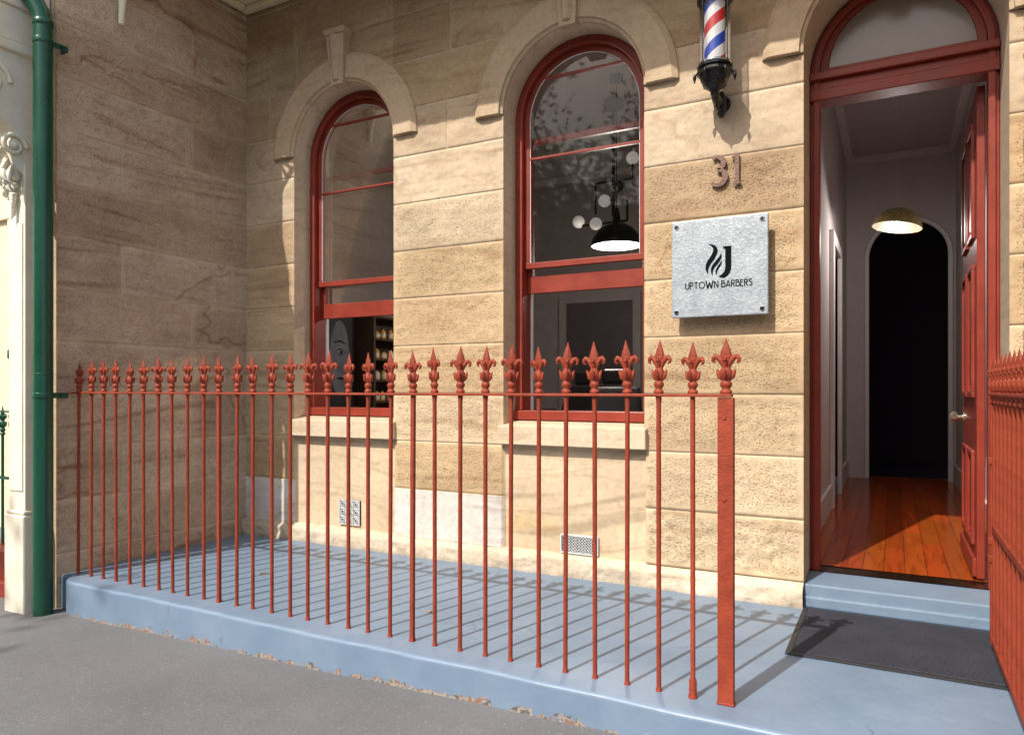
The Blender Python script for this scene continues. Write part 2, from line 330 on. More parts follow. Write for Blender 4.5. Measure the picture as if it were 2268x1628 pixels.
def stone_wall(name,parent,u0,u1,z0,z1,joints,edges,colf,place,keepf,adj=None,seed=1,rock=.006,mc=(.62,.54,.42),strata=.28,vein=.22,mstr=1.0,**kw):
    OFF=[-.0055,-.0032,0,.0032,.0055]
    crit=[Z0+k*CH+o for k in range(-1,14) for o in OFF]
    cu=[j+o for js in joints.values() for j in js for o in OFF]+edges
    U1=coords(u0,u1,cu);Zc=coords(z0,z1,crit)
    U,Z=np.meshgrid(U1,Zc)
    K=np.floor((Z-Z0)/CH+1e-6).astype(int);K=np.maximum(K,-1)
    zc=Z0+K*CH
    dz=np.minimum(np.abs(Z-zc),np.abs(zc+CH-Z))
    dz=np.where(K==-1,np.abs(Z-Z0),dz)
    dj=np.full(U.shape,9.);de=np.full(U.shape,9.);C=np.zeros(U.shape+(3,));BI=np.zeros(U.shape)
    for k in range(K.min(),K.max()+1):
        sel=K==k
        js=sorted(joints.get(k,[]));ed=sorted(set(js+edges))
        uu=U[sel]
        if js: dj[sel]=np.min(np.abs(uu[:,None]-np.array(js)[None]),axis=1)
        if ed:
            de[sel]=np.min(np.abs(uu[:,None]-np.array(ed)[None]),axis=1)
            idx=np.searchsorted(np.array(ed),uu+1e-6)
        else: idx=np.zeros(len(uu),int)
        bounds=[u0]+ed+[u1]
        cc=np.zeros((len(uu),3))
        for i in np.unique(idx):
            cc[idx==i]=colf(k,i,(bounds[i]+bounds[min(i+1,len(bounds)-1)])/2)
        C[sel]=cc;BI[sel]=idx*3.7+k*5.3
    dm=np.minimum(dj,dz);dall=np.minimum(dm,de)
    wob=vn(U*30,Z*30,seed+5)
    mort=(dm<.0034).astype(float)
    mg=np.clip((dall-.016)/.02,0,1)
    n1=fbm(U*16,Z*22,seed,3)-.5
    H=n1*rock*2*mg+ (fbm(U*5,Z*5,seed+9,2)-.5)*.004 -mort*.004 - np.clip(1-dm/.010,0,1)*.003
    wz=Z+.10*(vn(U*1.1,Z*.9,seed+2)-.5)+.05*np.sin(U*1.6+K*2.3)
    st=fbm(U*.9+K*7.7,wz*26,seed+4,3)
    st=np.clip((st-.60)*5,0,1)*(vn(U*1.2,K*3.3,seed+8)>.42)
    C=C*(1-strata*st[...,None]*np.array([.8,1,1.1]))
    vv=fbm(U*1.2+BI,Z*3.2+U*.8*np.sin(BI),seed+21,4)
    ve=np.exp(-((vv-.5)/.011)**2)*(vn(BI*9.1,BI*3.3,seed)>.45)
    C=C*(1-vein*ve[...,None]*np.array([.75,1,1.15]))
    C=C*(1-.13*np.clip((fbm(U*2+BI,Z*5+BI,seed+33,3)-.52)*6,0,1)[...,None]*np.array([.8,1,1.1]))
    C=C*(0.88+.24*fbm(U*3,Z*3,seed+11,3))[...,None]
    mc=np.array(mc)
    mm=np.clip(mort*(.25+.65*wob)*mstr,0,1)
    C=C*(1-mm[...,None])+mc*mm[...,None]
    M=mg*.9+.1
    if adj: H,C,M=adj(U,Z,K,H,C,M)
    X,Y,ZZ=place(U,Z,H)
    nr,nc=U.shape
    ii=np.arange(nr*nc).reshape(nr,nc)
    q=np.stack([ii[:-1,:-1],ii[:-1,1:],ii[1:,1:],ii[1:,:-1]],-1).reshape(-1,4)
    cu_=((U[:-1,:-1]+U[1:,1:])/2).ravel();cz_=((Z[:-1,:-1]+Z[1:,1:])/2).ravel()
    q=q[keepf(cu_,cz_)]
    used=np.unique(q);remap=np.full(nr*nc,-1);remap[used]=np.arange(len(used));q=remap[q]
    loc=WL[parent.name] if parent else Vector((0,0,0))
    P=np.stack([X.ravel()-loc.x,Y.ravel()-loc.y,ZZ.ravel()-loc.z],-1)[used]
    me=bpy.data.meshes.new(name)
    me.vertices.add(len(P));me.vertices.foreach_set('co',P.astype(np.float32).ravel())
    me.loops.add(len(q)*4);me.loops.foreach_set('vertex_index',q.astype(np.int32).ravel())
    me.polygons.add(len(q));me.polygons.foreach_set('loop_start',np.arange(0,len(q)*4,4,dtype=np.int32))
    me.update(calc_edges=True)
    me.polygons.foreach_set('use_smooth',np.ones(len(q),bool))
    a=me.attributes.new('Col','FLOAT_COLOR','POINT')
    cc=np.concatenate([np.clip(C,0,1).reshape(-1,3)[used],np.ones((len(used),1))],1)
    a.data.foreach_set('color',cc.astype(np.float32).ravel())
    b=me.attributes.new('mask','FLOAT','POINT');b.data.foreach_set('value',np.clip(M,0,1).ravel()[used].astype(np.float32))
    me.materials.append(STONE)
    o=bpy.data.objects.new(name,me)
    return reg(o,parent,loc,**kw)
# ------------------------------------------------------------------ key dims
YF=4.25;XS=-4.77;W1=(-4.23,-3.245);W2=(-2.325,-1.345);DR=(-.4386,.50);ZSP=3.05;XE=.56;ZC=4.35;YW=4.42;YV=3.16
def xc(w): return (w[0]+w[1])/2
def hr(w): return (w[1]-w[0])/2
def gz(x): return -.14+.02*(max(-20,min(20,x))+1)
# ------------------------------------------------------------------ ground
mb=MB()
xs=[-200,-60,-20,-10,-6,-3,0,3,6,10,20,60,200];ys=[-200,-60,-20,-8,0,4,10,30,200]
vs=[(x,y,gz(x)) for y in ys for x in xs];n=len(xs)
mb.add(vs,[(j*n+i,j*n+i+1,(j+1)*n+i+1,(j+1)*n+i) for j in range(len(ys)-1) for i in range(n-1)])
mb.obj('ground',ASPH,kind='structure',label='worn grey asphalt footpath and street',cat='ground')
# ------------------------------------------------------------------ house
house=thing('terrace_house',(-2.1,YF,0),'sandstone terrace house with arched red windows and open door','house')
PAL=[(.535,.405,.255),(.555,.43,.28),(.51,.38,.23),(.57,.455,.305),(.49,.36,.22),(.54,.415,.265)]
def fcol(k,i,x):
    r=random.Random(int(k*131+i*17+5));c=r.choice(PAL);f=.95+.1*r.random()
    c=[v*f for v in c]
    if k==-1: c=(.62,.54,.42)
    if k==0:
        if W1[1]<x<W2[0] or x<W1[0]: c=(.67,.645,.60)
        elif W2[1]<x<DR[0]: c=(.62,.51,.345)
        else: c=(.58,.48,.34)
    if W2[1]<x<DR[0]:
        if k==6: c=(.41,.30,.19)
        if k==5: c=(.50,.375,.23)
        if k==3: c=(.49,.37,.23)
    if W1[1]<x<W2[0]:
        if k==5: c=(.50,.38,.235)
        if k==6: c=(.54,.44,.31)
    if k==7: c=(.54,.44,.315)
    if k==8: c=(.51,.405,.285)
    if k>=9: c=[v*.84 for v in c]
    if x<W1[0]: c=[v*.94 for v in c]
    return np.array(c)
def farch(u,z,w):
    x0=xc(w)
    low=(u>w[0])&(u<w[1])&(z<ZSP)
    return low|((z>=ZSP)&((u-x0)**2+(z-ZSP)**2<.56**2))
def fkeep(u,z):
    rem=(farch(u,z,W1)&(z>.9))|(farch(u,z,W2)&(z>.9))|farch(u,z,DR)
    return ~rem
def fadj(U,Z,K,H,C,M):
    ap=(((U>=W1[0])&(U<=W1[1]))|((U>=W2[0])&(U<=W2[1])))&(Z<.93)&(Z>Z0)
    H=np.where(ap,-.028+(fbm(U*60,Z*4,3,2)-.5)*.002,H)
    n=fbm(U*2,Z*3,31,3)
    apc=np.array([.585,.47,.325])*(.86+.28*n)[...,None]
    st=np.clip((fbm(U*.8,(Z+.12*np.sin(U*2))*20,41,3)-.58)*5,0,1)
    apc=apc*(1-.28*st)[...,None]
    yel=np.clip((fbm(U*3,Z*6,51,3)-.55)*6,0,1)*np.clip((.45-Z)/.2,0,1)
    apc=apc*(1-.4*yel[...,None]*np.array([.1,.3,.8]))
    C=np.where(ap[...,None],apc,C);M=np.where(ap,.05,M)
    bs=Z<Z0-.002
    rough=(fbm(U*7,Z*9,77,4)-.5)*.05
    prof=np.clip((Z0-Z)/.03,0,1)
    H=np.where(bs,.045*prof+rough*prof,H)
    M=np.where(bs,.6,M)
    # uneven darker strip where the base meets the porch floor
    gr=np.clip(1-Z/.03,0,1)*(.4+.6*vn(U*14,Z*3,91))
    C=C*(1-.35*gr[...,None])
    wb=(K==0)&(((U<W1[0]))|((U>W1[1])&(U<W2[0])))
    H=np.where(wb,.008+(fbm(U*20,Z*20,3,3)-.5)*.005,H);M=np.where(wb,.25,M)
    rk=(K==0)&(U>W2[1])&(U<DR[0])
    H=np.where(rk,H*2.2,H)
    M=np.where((K==7)|(K==8),M*.15,M)
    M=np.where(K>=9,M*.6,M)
    return H,C,M
J={-1:[-4.1,-3.2,-2.55,-1.75,-.95],9:[-4.5,-3.7375,-1.835,.03],10:[-4.2,-2.75,-1.0],11:[-3.3,-1.8,-.3],12:[-4.1,-2.3,-.6],8:[-2.78]}
edges=[W1[0],W1[1],W2[0],W2[1],DR[0],DR[1]]
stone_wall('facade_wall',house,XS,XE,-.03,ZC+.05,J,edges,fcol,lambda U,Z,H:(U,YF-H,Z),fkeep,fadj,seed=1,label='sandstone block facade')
def scol(k,i,x):
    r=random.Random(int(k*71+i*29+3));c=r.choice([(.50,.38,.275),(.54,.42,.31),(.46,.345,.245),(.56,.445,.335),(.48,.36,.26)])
    return np.array(c)
JS={k:([3.15] if k%2 else [3.72]) for k in range(-1,13) if k%3}
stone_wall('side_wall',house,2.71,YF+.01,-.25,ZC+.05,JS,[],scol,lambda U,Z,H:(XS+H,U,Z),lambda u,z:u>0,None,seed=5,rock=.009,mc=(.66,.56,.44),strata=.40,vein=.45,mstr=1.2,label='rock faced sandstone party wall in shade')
stone_wall('side_wall',house,2.71,YF+.01,-.25,ZC+.05,{k:[3.4] if k%2 else [3.9] for k in range(-1,13)},[],fcol,lambda U,Z,H:(XE-H,U,Z),lambda u,z:u>0,None,seed=8,rock=.010)
for a,b in((-5.12,XS-.006),(XE+.006,XE+.3)):
    mb=MB();mb.box(a,b,2.712,YF+.3,-.3,ZC+3);mb.obj('party_wall_core',SMOOTH,house)
for w,yb in((W1,YW+.02),(W2,YW+.02),(DR,4.62)):
    mb=MB()
    r=hr(w);x0=xc(w);zb=.95 if w is not DR else 0
    p=[(x0-r,zb)]+[(x0-r*math.cos(math.pi*i/32),ZSP+r*math.sin(math.pi*i/32)) for i in range(33)]+[(x0+r,zb)]
    vs=[(a,YF-.002,b) for a,b in p]+[(a,yb,b) for a,b in p];k=len(p)
    mb.add(vs,[(i,i+1,k+i+1,k+i) for i in range(k-1)])
    mb.obj('reveal_lining',SILLM,house)
def ring(mb,x0,zs,prof,n=40,m=0):
    k=len(prof);vs=[];
    for i in range(n+1):
        t=math.pi*i/n
        for r,y in prof: vs.append((x0-r*math.cos(t),YF-y,zs+r*math.sin(t)))
    fs=[(i*k+j,i*k+j+1,(i+1)*k+j+1,(i+1)*k+j) for i in range(n) for j in range(k-1)]
    mb.add(vs,fs,m);mb.add(vs[:k],[list(range(k))]);mb.add(vs[-k:],[list(range(k))[::-1]])
for w in(W1,W2,DR):
    r=hr(w);x0=xc(w);mb=MB()
    ring(mb,x0,ZSP,[(r-.001,-.01),(r-.001,.010),(r+.018,.020),(r+.020,.036),(r+.180,.042),(r+.215,.016),(r+.22,-.015)])
    mb.obj('arch_moulding',SMOOTH,house,bevel=.004,label='dressed sandstone hood mould over arch')
    mb=MB();zb=ZSP+r-.03;zt=ZSP+r+.34
    b=[(x0-.058,YF-.06,zb),(x0+.058,YF-.06,zb),(x0+.058,YF+.02,zb),(x0-.058,YF+.02,zb)]
    t=[(x0-.088,YF-.085,zt),(x0+.088,YF-.085,zt),(x0+.088,YF+.02,zt),(x0-.088,YF+.02,zt)]
    mb.hexa(b,t)
    mb.hexa([(x0-.094,YF-.092,zt),(x0+.094,YF-.092,zt),(x0+.094,YF+.02,zt),(x0-.094,YF+.02,zt)],[(x0-.105,YF-.105,zt+.04),(x0+.105,YF-.105,zt+.04),(x0+.105,YF+.02,zt+.04),(x0-.105,YF+.02,zt+.04)])
    mb.hexa([(x0-.012,YF-.085,zb+.03),(x0+.012,YF-.085,zb+.03),(x0+.050,YF-.05,zb+.03),(x0-.050,YF-.05,zb+.03)],[(x0-.018,YF-.112,zt-.01),(x0+.018,YF-.112,zt-.01),(x0+.076,YF-.075,zt-.01),(x0-.076,YF-.075,zt-.01)])
    mb.obj('keystone',SMOOTH,house,bevel=.005)
def window(w,railz,name='window'):
    x0=xc(w);r=hr(w);e=bpy.data.objects.new(name,None);reg(e,house,(x0,YW,1))
    e["label"]="tall arched red timber sash window, lower sash raised"
    mb=MB();mb.box(w[0]-.02,w[1]+.02,YF-.045,YW+.02,.83,.985)
    mb.v=[(x,y,z-(.03 if (z>.9 and y<YF) else 0)) for x,y,z in mb.v]
    mb.obj('sill',SILLM,e,bevel=.006)
    FW=.056
    mb=MB();mb.band(x0,r-.002,r-FW,.985,ZSP,YW,YW+.13)
    mb.band(x0,r-FW+.016,r-FW-.003,1.05,ZSP,YW-.012,YW)
    mb.box(w[0]+.002,w[1]-.002,YW-.03,YW+.13,.987,1.050)
    mb.obj('frame',RED,e,bevel=.004)
    mb=MB();ri=r-FW-.001;y0=YW+.035;y1=YW+.07
    mb.band(x0,ri,ri-.038,2.035,ZSP,y0,y1)
    mb.box(x0-ri,x0+ri,y0-.004,y1,2.03,2.070)
    for z in(2.79,3.33):
        hw=ri-.01 if z<ZSP else math.sqrt(ri**2-(z-ZSP)**2)-.01
        mb.box(x0-hw,x0+hw,y0+.004,y1-.004,z-.008,z+.008)
    mb.obj('upper_sash',RED,e,bevel=.003)
    mb=MB();mb.band(x0,ri-.037,ri-.042,2.073,ZSP,y0+.006,y0+.012)
    mb.obj('putty_bead',WHITET,e)
    mb=MB();y0=YW+.08;y1=YW+.115
    mb.box(x0-ri,x0+ri,y0,y1,railz,railz+.118)
    mb.box(x0-ri,x0-ri+.038,y0,y1,railz+.118,2.9);mb.box(x0+ri-.038,x0+ri,y0,y1,railz+.118,2.9)
    mb.box(x0-ri,x0+ri,y0,y1,2.9,2.94)
    mb.obj('lower_sash',RED,e,bevel=.003)
    mb=MB();ra=ri-.035
    for pl,(yy,zb,arch) in enumerate(((YW+.052,2.065,True),(YW+.097,railz+.113,False))):
        if arch: p=[(x0-ra,zb)]+[(x0-ra*math.cos(math.pi*i/32),ZSP+ra*math.sin(math.pi*i/32)) for i in range(33)]+[(x0+ra,zb)]
        else: p=[(x0-ra,zb),(x0-ra,2.905),(x0+ra,2.905),(x0+ra,zb)]
        mb.add([(a,yy,b) for a,b in p],[list(range(len(p)))])
    mb.obj('glass',GLASS,e)
    mb=MB();mb.box(w[0]+.012,w[0]+.062,YW+.13,YW+.16,1.03,3.4);mb.box(w[1]-.062,w[1]-.012,YW+.13,YW+.16,1.03,3.4);mb.box(w[0],w[1],YW+.13,YW+.2,1.0,1.029)
    mb.obj('lining',WHITET,e)
    return e
window(W1,1.775);window(W2,1.865)
# door
e=bpy.data.objects.new('doorway',None);reg(e,house,(.03,4.6,0));e["label"]="tall arched doorway with fanlight and red frame"
x0=xc(DR);r=hr(DR);YD=4.58
mb=MB();mb.band(x0,r-.002,r-.05,.125,ZSP,YD,YD+.12);mb.band(x0,r-.02,r-.056,.125,ZSP,YD-.02,YD)
mb.box(DR[0]+.004,DR[1]-.004,YD-.03,YD+.12,2.885,2.95);mb.box(DR[0]+.004,DR[1]-.004,YD-.012,YD+.12,2.95,3.0);mb.box(DR[0]+.004,DR[1]-.004,YD-.045,YD+.12,3.0,3.045)
mb.obj('frame',RED,e,bevel=.005)
mb=MB();mb.band(x0,r-.055,r-.1,3.046,ZSP+.03,YD+.02,YD+.07);mb.box(x0-r+.055,x0+r-.055,YD+.021,YD+.069,3.046,3.085)
mb.obj('fanlight_sash',RED,e,bevel=.004)
ra=r-.09;p=[(x0-ra,3.08)]+[(x0-ra*math.cos(math.pi*i/32),ZSP+.03+ra*math.sin(math.pi*i/32)) for i in range(33)]+[(x0+ra,3.08)]
mb=MB();mb.add([(a,YD+.045,b) for a,b in p],[list(range(len(p)))]);mb.obj('fanlight_glass',FANREFL,e)
mb=MB();mb.box(DR[0],DR[1],YF+.015,YD+.12,.0,.135)
mb.v=[(x,y,z-(.012 if (z>.1 and y<4.4) else 0)) for x,y,z in mb.v]
mb.box(DR[0]-.0,DR[1],YF-.005,YF+.1,.0,.06)
mb.obj('doorstep',BLUE,e,bevel=.01,seg=3)
d=bpy.data.objects.new('door',None);reg(d,house,(.42,4.7,.14));d["label"]="red panelled door standing open inward"
mb=MB();X0,X1=.405,.445;Ya,Yb=4.71,5.56
mb.box(X0,X1,Ya,Yb,.15,2.87)
mb.obj('leaf',RED,d,bevel=.004)
mb=MB()
for za,zb in((.32,.85),(1.15,1.9),(2.05,2.7)):
    for ya,yb in((Ya+.1,Ya+.38),(Ya+.47,Yb-.1)):
        for (a,b,c,dd) in((ya,yb,za,za+.03),(ya,yb,zb-.03,zb),(ya,ya+.03,za+.03,zb-.03),(yb-.03,yb,za+.03,zb-.03)):
            mb.box(X0-.018,X0+.001,a,b,c,dd)
        mb.box(X0-.009,X0+.001,ya+.07,yb-.07,za+.07,zb-.07)
mb.box(X0-.02,X0+.001,Ya,Yb,.16,.26)
mb.obj('panel_moulding',RED,d,bevel=.004)
mb=MB();mb.tube([(X0,5.46,1.02),(X0-.012,5.46,1.02)],.03,16);mb.tube([(X0-.01,5.46,1.02),(X0-.04,5.46,1.02)],.011,12)
mb.tube([(X0-.035,5.46,1.02),(X0-.045,5.46,1.02),(X0-.06,5.46,1.02),(X0-.078,5.46,1.02),(X0-.088,5.46,1.02)],[.014,.032,.038,.028,.008],8,sm=False)
mb.obj('door_knob',NICKEL,d)
mb=MB();mb.box(X0-.003,X1+.003,Yb,Yb+.004,.93,1.1);mb.obj('latch_plate',BRASS,d)
# vents
VENTM=paint('vent_metal',(.62,.63,.64),.5,var=.15,bump=.1)
mb=MB();xv=-3.675;zv=.255;yv=YF+.022
mb.box(xv-.10,xv+.10,yv-.006,yv+.01,zv-.095,zv+.095,1)
for i in range(3):
    for j in range(3):
        cx=xv-.0645+.0645*i;cz=zv-.0613+.0613*j
        for rr in(.026,.013):
            pts=[(cx+rr*math.cos(a),yv-.009,cz+rr*math.sin(a)) for a in [2*math.pi*q/14 for q in range(15)]]
            mb.tube(pts,.0042,5)
for q in range(4):
    mb.box(xv-.1+.0645*q,xv-.1+.0645*q+.006,yv-.013,yv-.006,zv-.095,zv+.095);mb.box(xv-.1,xv+.1,yv-.0125,yv-.0065,zv-.095+.0613*q,zv-.095+.0613*q+.006)
mb.obj('air_vent',[VENTM,BLACK],house,label='square scrolled iron air vent')
mb=MB();xv=-1.78;zv=.2
mb.box(xv-.125,xv+.125,yv-.004,yv+.01,zv-.055,zv+.055,1)
for q in range(-5,13):
    for sgn in(1,-1):
        pts=[]
        for s_ in np.linspace(0,1,12):
            xx=xv-.125+.02*q+(.11*s_ if sgn>0 else .11*(1-s_));zz=zv-.055+.11*s_
            if xv-.122<=xx<=xv+.122: pts.append((xx,yv-.008,zz))
        if len(pts)>1: mb.tube([pts[0],pts[-1]],.003,4)
for (a,b,c,dd) in((-.13,.13,-.06,-.052),(-.13,.13,.052,.06),(-.13,-.122,-.052,.052),(.122,.13,-.052,.052)): mb.box(xv+a,xv+b,yv-.014,yv+.01,zv+c,zv+dd)
mb.obj('air_vent',[VENTM,BLACK],house,label='low rectangular lattice air vent')
# verandah ceiling
mb=MB();mb.box(XS,XE,YV,YF+.3,ZC,ZC+.16)
mb.obj('verandah_ceiling',YCREAM,house)
mb=MB();mb.box(XS+.02,XE-.02,YF-.07,YF-.012,ZC-.05,ZC-.006);mb.box(XS+.02,XS+.08,YV+.01,YF-.08,ZC-.05,ZC-.006);mb.box(XS+.02,XE-.02,YV-.05,YV-.005,ZC-.06,ZC+.3)
mb.obj('cornice',CORN,house,bevel=.008)
mb=MB()
pts=[(XS+.03+.55*(1-math.cos(t)),YV-.03,ZC-.62+.55*math.sin(t)) for t in np.linspace(0,math.pi/2,12)]
mb.tube(pts,.02,8);mb.tube([(XS+.03,YV-.03,ZC-.62),(XS+.03,YV-.03,ZC-.06)],.018,8)
for q in range(1,11): mb.tube([(XS+.03,YV-.03,ZC-.06),pts[q]],.016,6)
mb.obj('unseen_shade_bracket',CREAM,house)  # bracket out of view, added to cast shade on the facade's upper left
mb=MB();mb.box(XS,XE,YF+.0,YF+.3,ZC+.161,ZC+3.2);mb.box(XS-.3,XE+.3,YF-.2,9.9,ZC+3.2,ZC+3.4)
mb.obj('upper_storey',SMOOTH,house)
# interior
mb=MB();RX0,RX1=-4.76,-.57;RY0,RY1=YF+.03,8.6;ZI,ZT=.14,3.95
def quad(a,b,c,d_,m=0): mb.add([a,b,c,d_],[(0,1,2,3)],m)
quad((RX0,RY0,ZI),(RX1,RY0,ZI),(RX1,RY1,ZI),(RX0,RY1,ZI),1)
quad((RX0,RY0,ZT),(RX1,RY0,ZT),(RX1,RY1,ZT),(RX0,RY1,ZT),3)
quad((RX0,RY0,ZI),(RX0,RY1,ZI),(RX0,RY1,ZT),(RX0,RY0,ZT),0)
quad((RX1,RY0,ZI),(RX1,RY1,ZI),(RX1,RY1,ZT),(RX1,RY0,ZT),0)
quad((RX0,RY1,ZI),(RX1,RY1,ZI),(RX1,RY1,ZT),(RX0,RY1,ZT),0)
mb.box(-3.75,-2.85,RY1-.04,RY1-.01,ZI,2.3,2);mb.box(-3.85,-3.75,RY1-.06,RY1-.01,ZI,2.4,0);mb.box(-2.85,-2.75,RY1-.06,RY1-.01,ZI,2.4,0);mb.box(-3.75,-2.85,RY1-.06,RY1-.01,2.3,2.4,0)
mb.box(RX0+.01,RX1-.01,RY1-.09,RY1-.01,ZT-.09,ZT-.01,3);mb.box(RX0+.01,RX0+.09,RY0+.3,RY1-.1,ZT-.09,ZT-.01,3)
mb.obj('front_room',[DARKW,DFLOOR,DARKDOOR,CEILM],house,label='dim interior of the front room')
# hall
HX0,HX1,HY1=-.5,.62,9.5
mb=MB()
quad((HX0,RY0,ZT),(HX1,RY0,ZT),(HX1,HY1,ZT),(HX0,HY1,ZT))
quad((HX0,RY0,ZI),(HX0,7.0,ZI),(HX0,7.0,ZT),(HX0,RY0,ZT));quad((HX0,7.9,ZI),(HX0,HY1,ZI),(HX0,HY1,ZT),(HX0,7.9,ZT));quad((HX0,7.0,2.5),(HX0,7.9,2.5),(HX0,7.9,ZT),(HX0,7.0,ZT))
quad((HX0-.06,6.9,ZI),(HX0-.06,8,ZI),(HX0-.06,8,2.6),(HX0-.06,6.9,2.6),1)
quad((HX1,RY0,ZI),(HX1,HY1,ZI),(HX1,HY1,ZT),(HX1,RY0,ZT))
xa=.143;ra=.40;zs=2.74;n=24
arc=[(xa-ra,ZI)]+[(xa-ra*math.cos(math.pi*i/n),zs+ra*math.sin(math.pi*i/n)) for i in range(n+1)]+[(xa+ra,ZI)]
out=[(HX0,ZI)]+[(xa+(HX0-xa if math.cos(math.pi*i/n)>0 else HX1-xa)*min(1,abs(math.cos(math.pi*i/n))*1.4) ,ZT) if 0<i<n else ((HX0 if i==0 else HX1),ZT) for i in range(n+1)]+[(HX1,ZI)]
vs=[(a,HY1,b) for a,b in arc]+[(a,HY1,b) for a,b in out];k=len(arc)
mb.add(vs,[(i,i+1,k+i+1,k+i) for i in range(k-1)])
HE=HY1+2.4
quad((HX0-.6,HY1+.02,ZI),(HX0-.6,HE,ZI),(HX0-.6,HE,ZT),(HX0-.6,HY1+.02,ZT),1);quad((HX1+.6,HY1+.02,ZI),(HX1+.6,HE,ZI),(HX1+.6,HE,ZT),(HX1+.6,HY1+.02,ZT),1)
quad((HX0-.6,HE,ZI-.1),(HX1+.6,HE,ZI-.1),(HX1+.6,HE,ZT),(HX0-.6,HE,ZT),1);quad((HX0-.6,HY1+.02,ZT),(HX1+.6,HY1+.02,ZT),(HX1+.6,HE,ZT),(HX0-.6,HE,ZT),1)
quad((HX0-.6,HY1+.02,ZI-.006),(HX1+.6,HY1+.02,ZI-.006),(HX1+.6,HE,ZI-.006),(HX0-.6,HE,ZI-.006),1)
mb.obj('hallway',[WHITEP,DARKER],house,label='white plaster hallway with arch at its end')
mb=MB();mb.band(xa,ra+.05,ra+.001,ZI,zs,HY1-.03,HY1-.001)
mb.box(HX0,HX0+.025,YD+.16,6.88,ZI,ZI+.22);mb.box(HX0,HX0+.025,8.02,HY1,ZI,ZI+.22);mb.box(HX1-.025,HX1,YD+.16,HY1,ZI,ZI+.22)
mb.box(HX0,HX0+.04,6.88,7.0,ZI,2.6);mb.box(HX0,HX0+.04,7.9,8.02,ZI,2.6);mb.box(HX0,HX0+.04,7.0,7.9,2.5,2.6)
mb.box(HX0,HX0+.08,YD+.16,HY1,ZT-.08,ZT-.002);mb.box(HX1-.08,HX1,YD+.16,HY1,ZT-.08,ZT-.002);mb.box(HX0+.08,HX1-.08,HY1-.08,HY1,ZT-.08,ZT-.002)
mb.obj('skirting_and_architrave',WHITET,house,bevel=.008)
me=bpy.data.meshes.new('hall_floor');V=[];F=[];CC=[];bw=.112;y0,y1=YD+.12,HY1+.3
nb=int((HX1-HX0)/bw)+1;rb=random.Random(5)
for i in range(nb):
    xa_=HX0+i*bw;yy=y0-rb.random()*1.5
    while yy<y1:
        ln=1.6+rb.random()*1.5;a=max(yy,y0)+.001;b=min(yy+ln,y1)-.001;yy+=ln
        if b<=a: continue
        k=len(V);g=.0015
        V+=[(xa_+g,a,ZI),(min(xa_+bw-g,HX1),a,ZI),(min(xa_+bw-g,HX1),b,ZI),(xa_+g,b,ZI)];F.append((k,k+1,k+2,k+3))
        f=.8+.4*rb.random();CC+=[(.36*f,.068*f*(.85+.3*rb.random()),.011*f,1)]*4
k=len(V);V+=[(HX0,y0-.15,ZI-.004),(HX1,y0-.15,ZI-.004),(HX1,y1,ZI-.004),(HX0,y1,ZI-.004)];F.append((k,k+1,k+2,k+3));CC+=[(.02,.01,.005,1)]*4
P=WL[house.name];me.from_pydata([(a-P.x,b-P.y,c-P.z) for a,b,c in V],[],F);at=me.attributes.new('Col','FLOAT_COLOR','POINT');at.data.foreach_set('color',np.array(CC,dtype=np.float32).ravel());me.materials.append(BOARDS)
reg(bpy.data.objects.new('hall_floor',me),house,P,label='polished red timber floorboards')
# ------------------------------------------------------------------ porch
mb=MB();Yp=2.65
out=[(XS+.002,YF+.3),(XS+.002,2.735)]
cx,cy=-4.50,Yp+.10
out+=[(XS+.03,2.73)]+[(cx-.16*math.cos(t),cy-.10*math.sin(t)) for t in np.linspace(0,math.pi/2,8)]
out+=[(x,Yp+.005*math.sin(x*3)+.004*math.sin(x*11)+.002*math.sin(x*31)) for x in np.arange(-4.4,2.0,.1)]+[(2.2,Yp),(2.2,2.7),(XE-.002,2.72),(XE-.002,YF+.3)]
mb.extr(out,-.35,0,ax='z')
mb.obj('porch',BLUE,loc=(-2,3.4,0),bevel=.032,seg=4,label='blue painted concrete porch slab with chipped kerb edge',cat='porch')
# ------------------------------------------------------------------ fence
def finial_mb():
    m=MB()
    m.lathe([(.018,0),(.0205,.004),(.0205,.012),(.0155,.016),(.014,.022),(.0185,.028),(.0215,.036),(.0185,.045),(.0145,.050),(.016,.055),(.0215,.064),(.024,.076),(.0215,.088),(.0145,.100),(.0115,.108),(.0135,.114)],seg=10,sy=.85)
    m.lathe([(.0125,.106),(.0165,.120),(.0215,.140),(.018,.160),(.0105,.182),(.0042,.202),(.0005,.214)],seg=8,sy=.5,sm=False)
    for s in(1,-1):
        m.tube([(s*.004,0,.098),(s*.013,0,.120),(s*.025,0,.139),(s*.036,0,.144),(s*.0435,0,.135),(s*.043,0,.124),(s*.036,0,.119)],[.008,.0105,.0112,.0098,.0082,.0062,.003],8,flat=(1,.8,1))
        m.tube([(s*.010,0,.055),(s*.022,0,.066),(s*.027,0,.084),(s*.032,0,.095)],[.007,.0085,.007,.002],6,flat=(1,.9,1))
        m.tube([(0,s*.006,.055),(0,s*.020,.068),(0,s*.022,.088),(0,s*.027,.096)],[.008,.009,.007,.002],6)
        m.tube([(0,s*.006,.10),(0,s*.014,.125),(0,s*.020,.135),(0,s*.024,.127)],[.007,.008,.006,.003],6)
    return m
RZ=1.168
fence=thing('iron_fence',(-2.6,2.795,0),'red cast iron palisade fence with fleur-de-lis finials on porch edge','fence')
def mkobj(mb,name,mats):
    o=mb.obj(name,mats);col.objects.unlink(o);return o
fin0=mkobj(finial_mb(),'finial',REDF)
mbb=MB();mbb.lathe([(.013,0),(.0125,.006),(.0102,.012),(.0098,.03),(.0098,RZ-.03),(.0125,RZ)],seg=10);bar0=mkobj(mbb,'baluster',REDF)
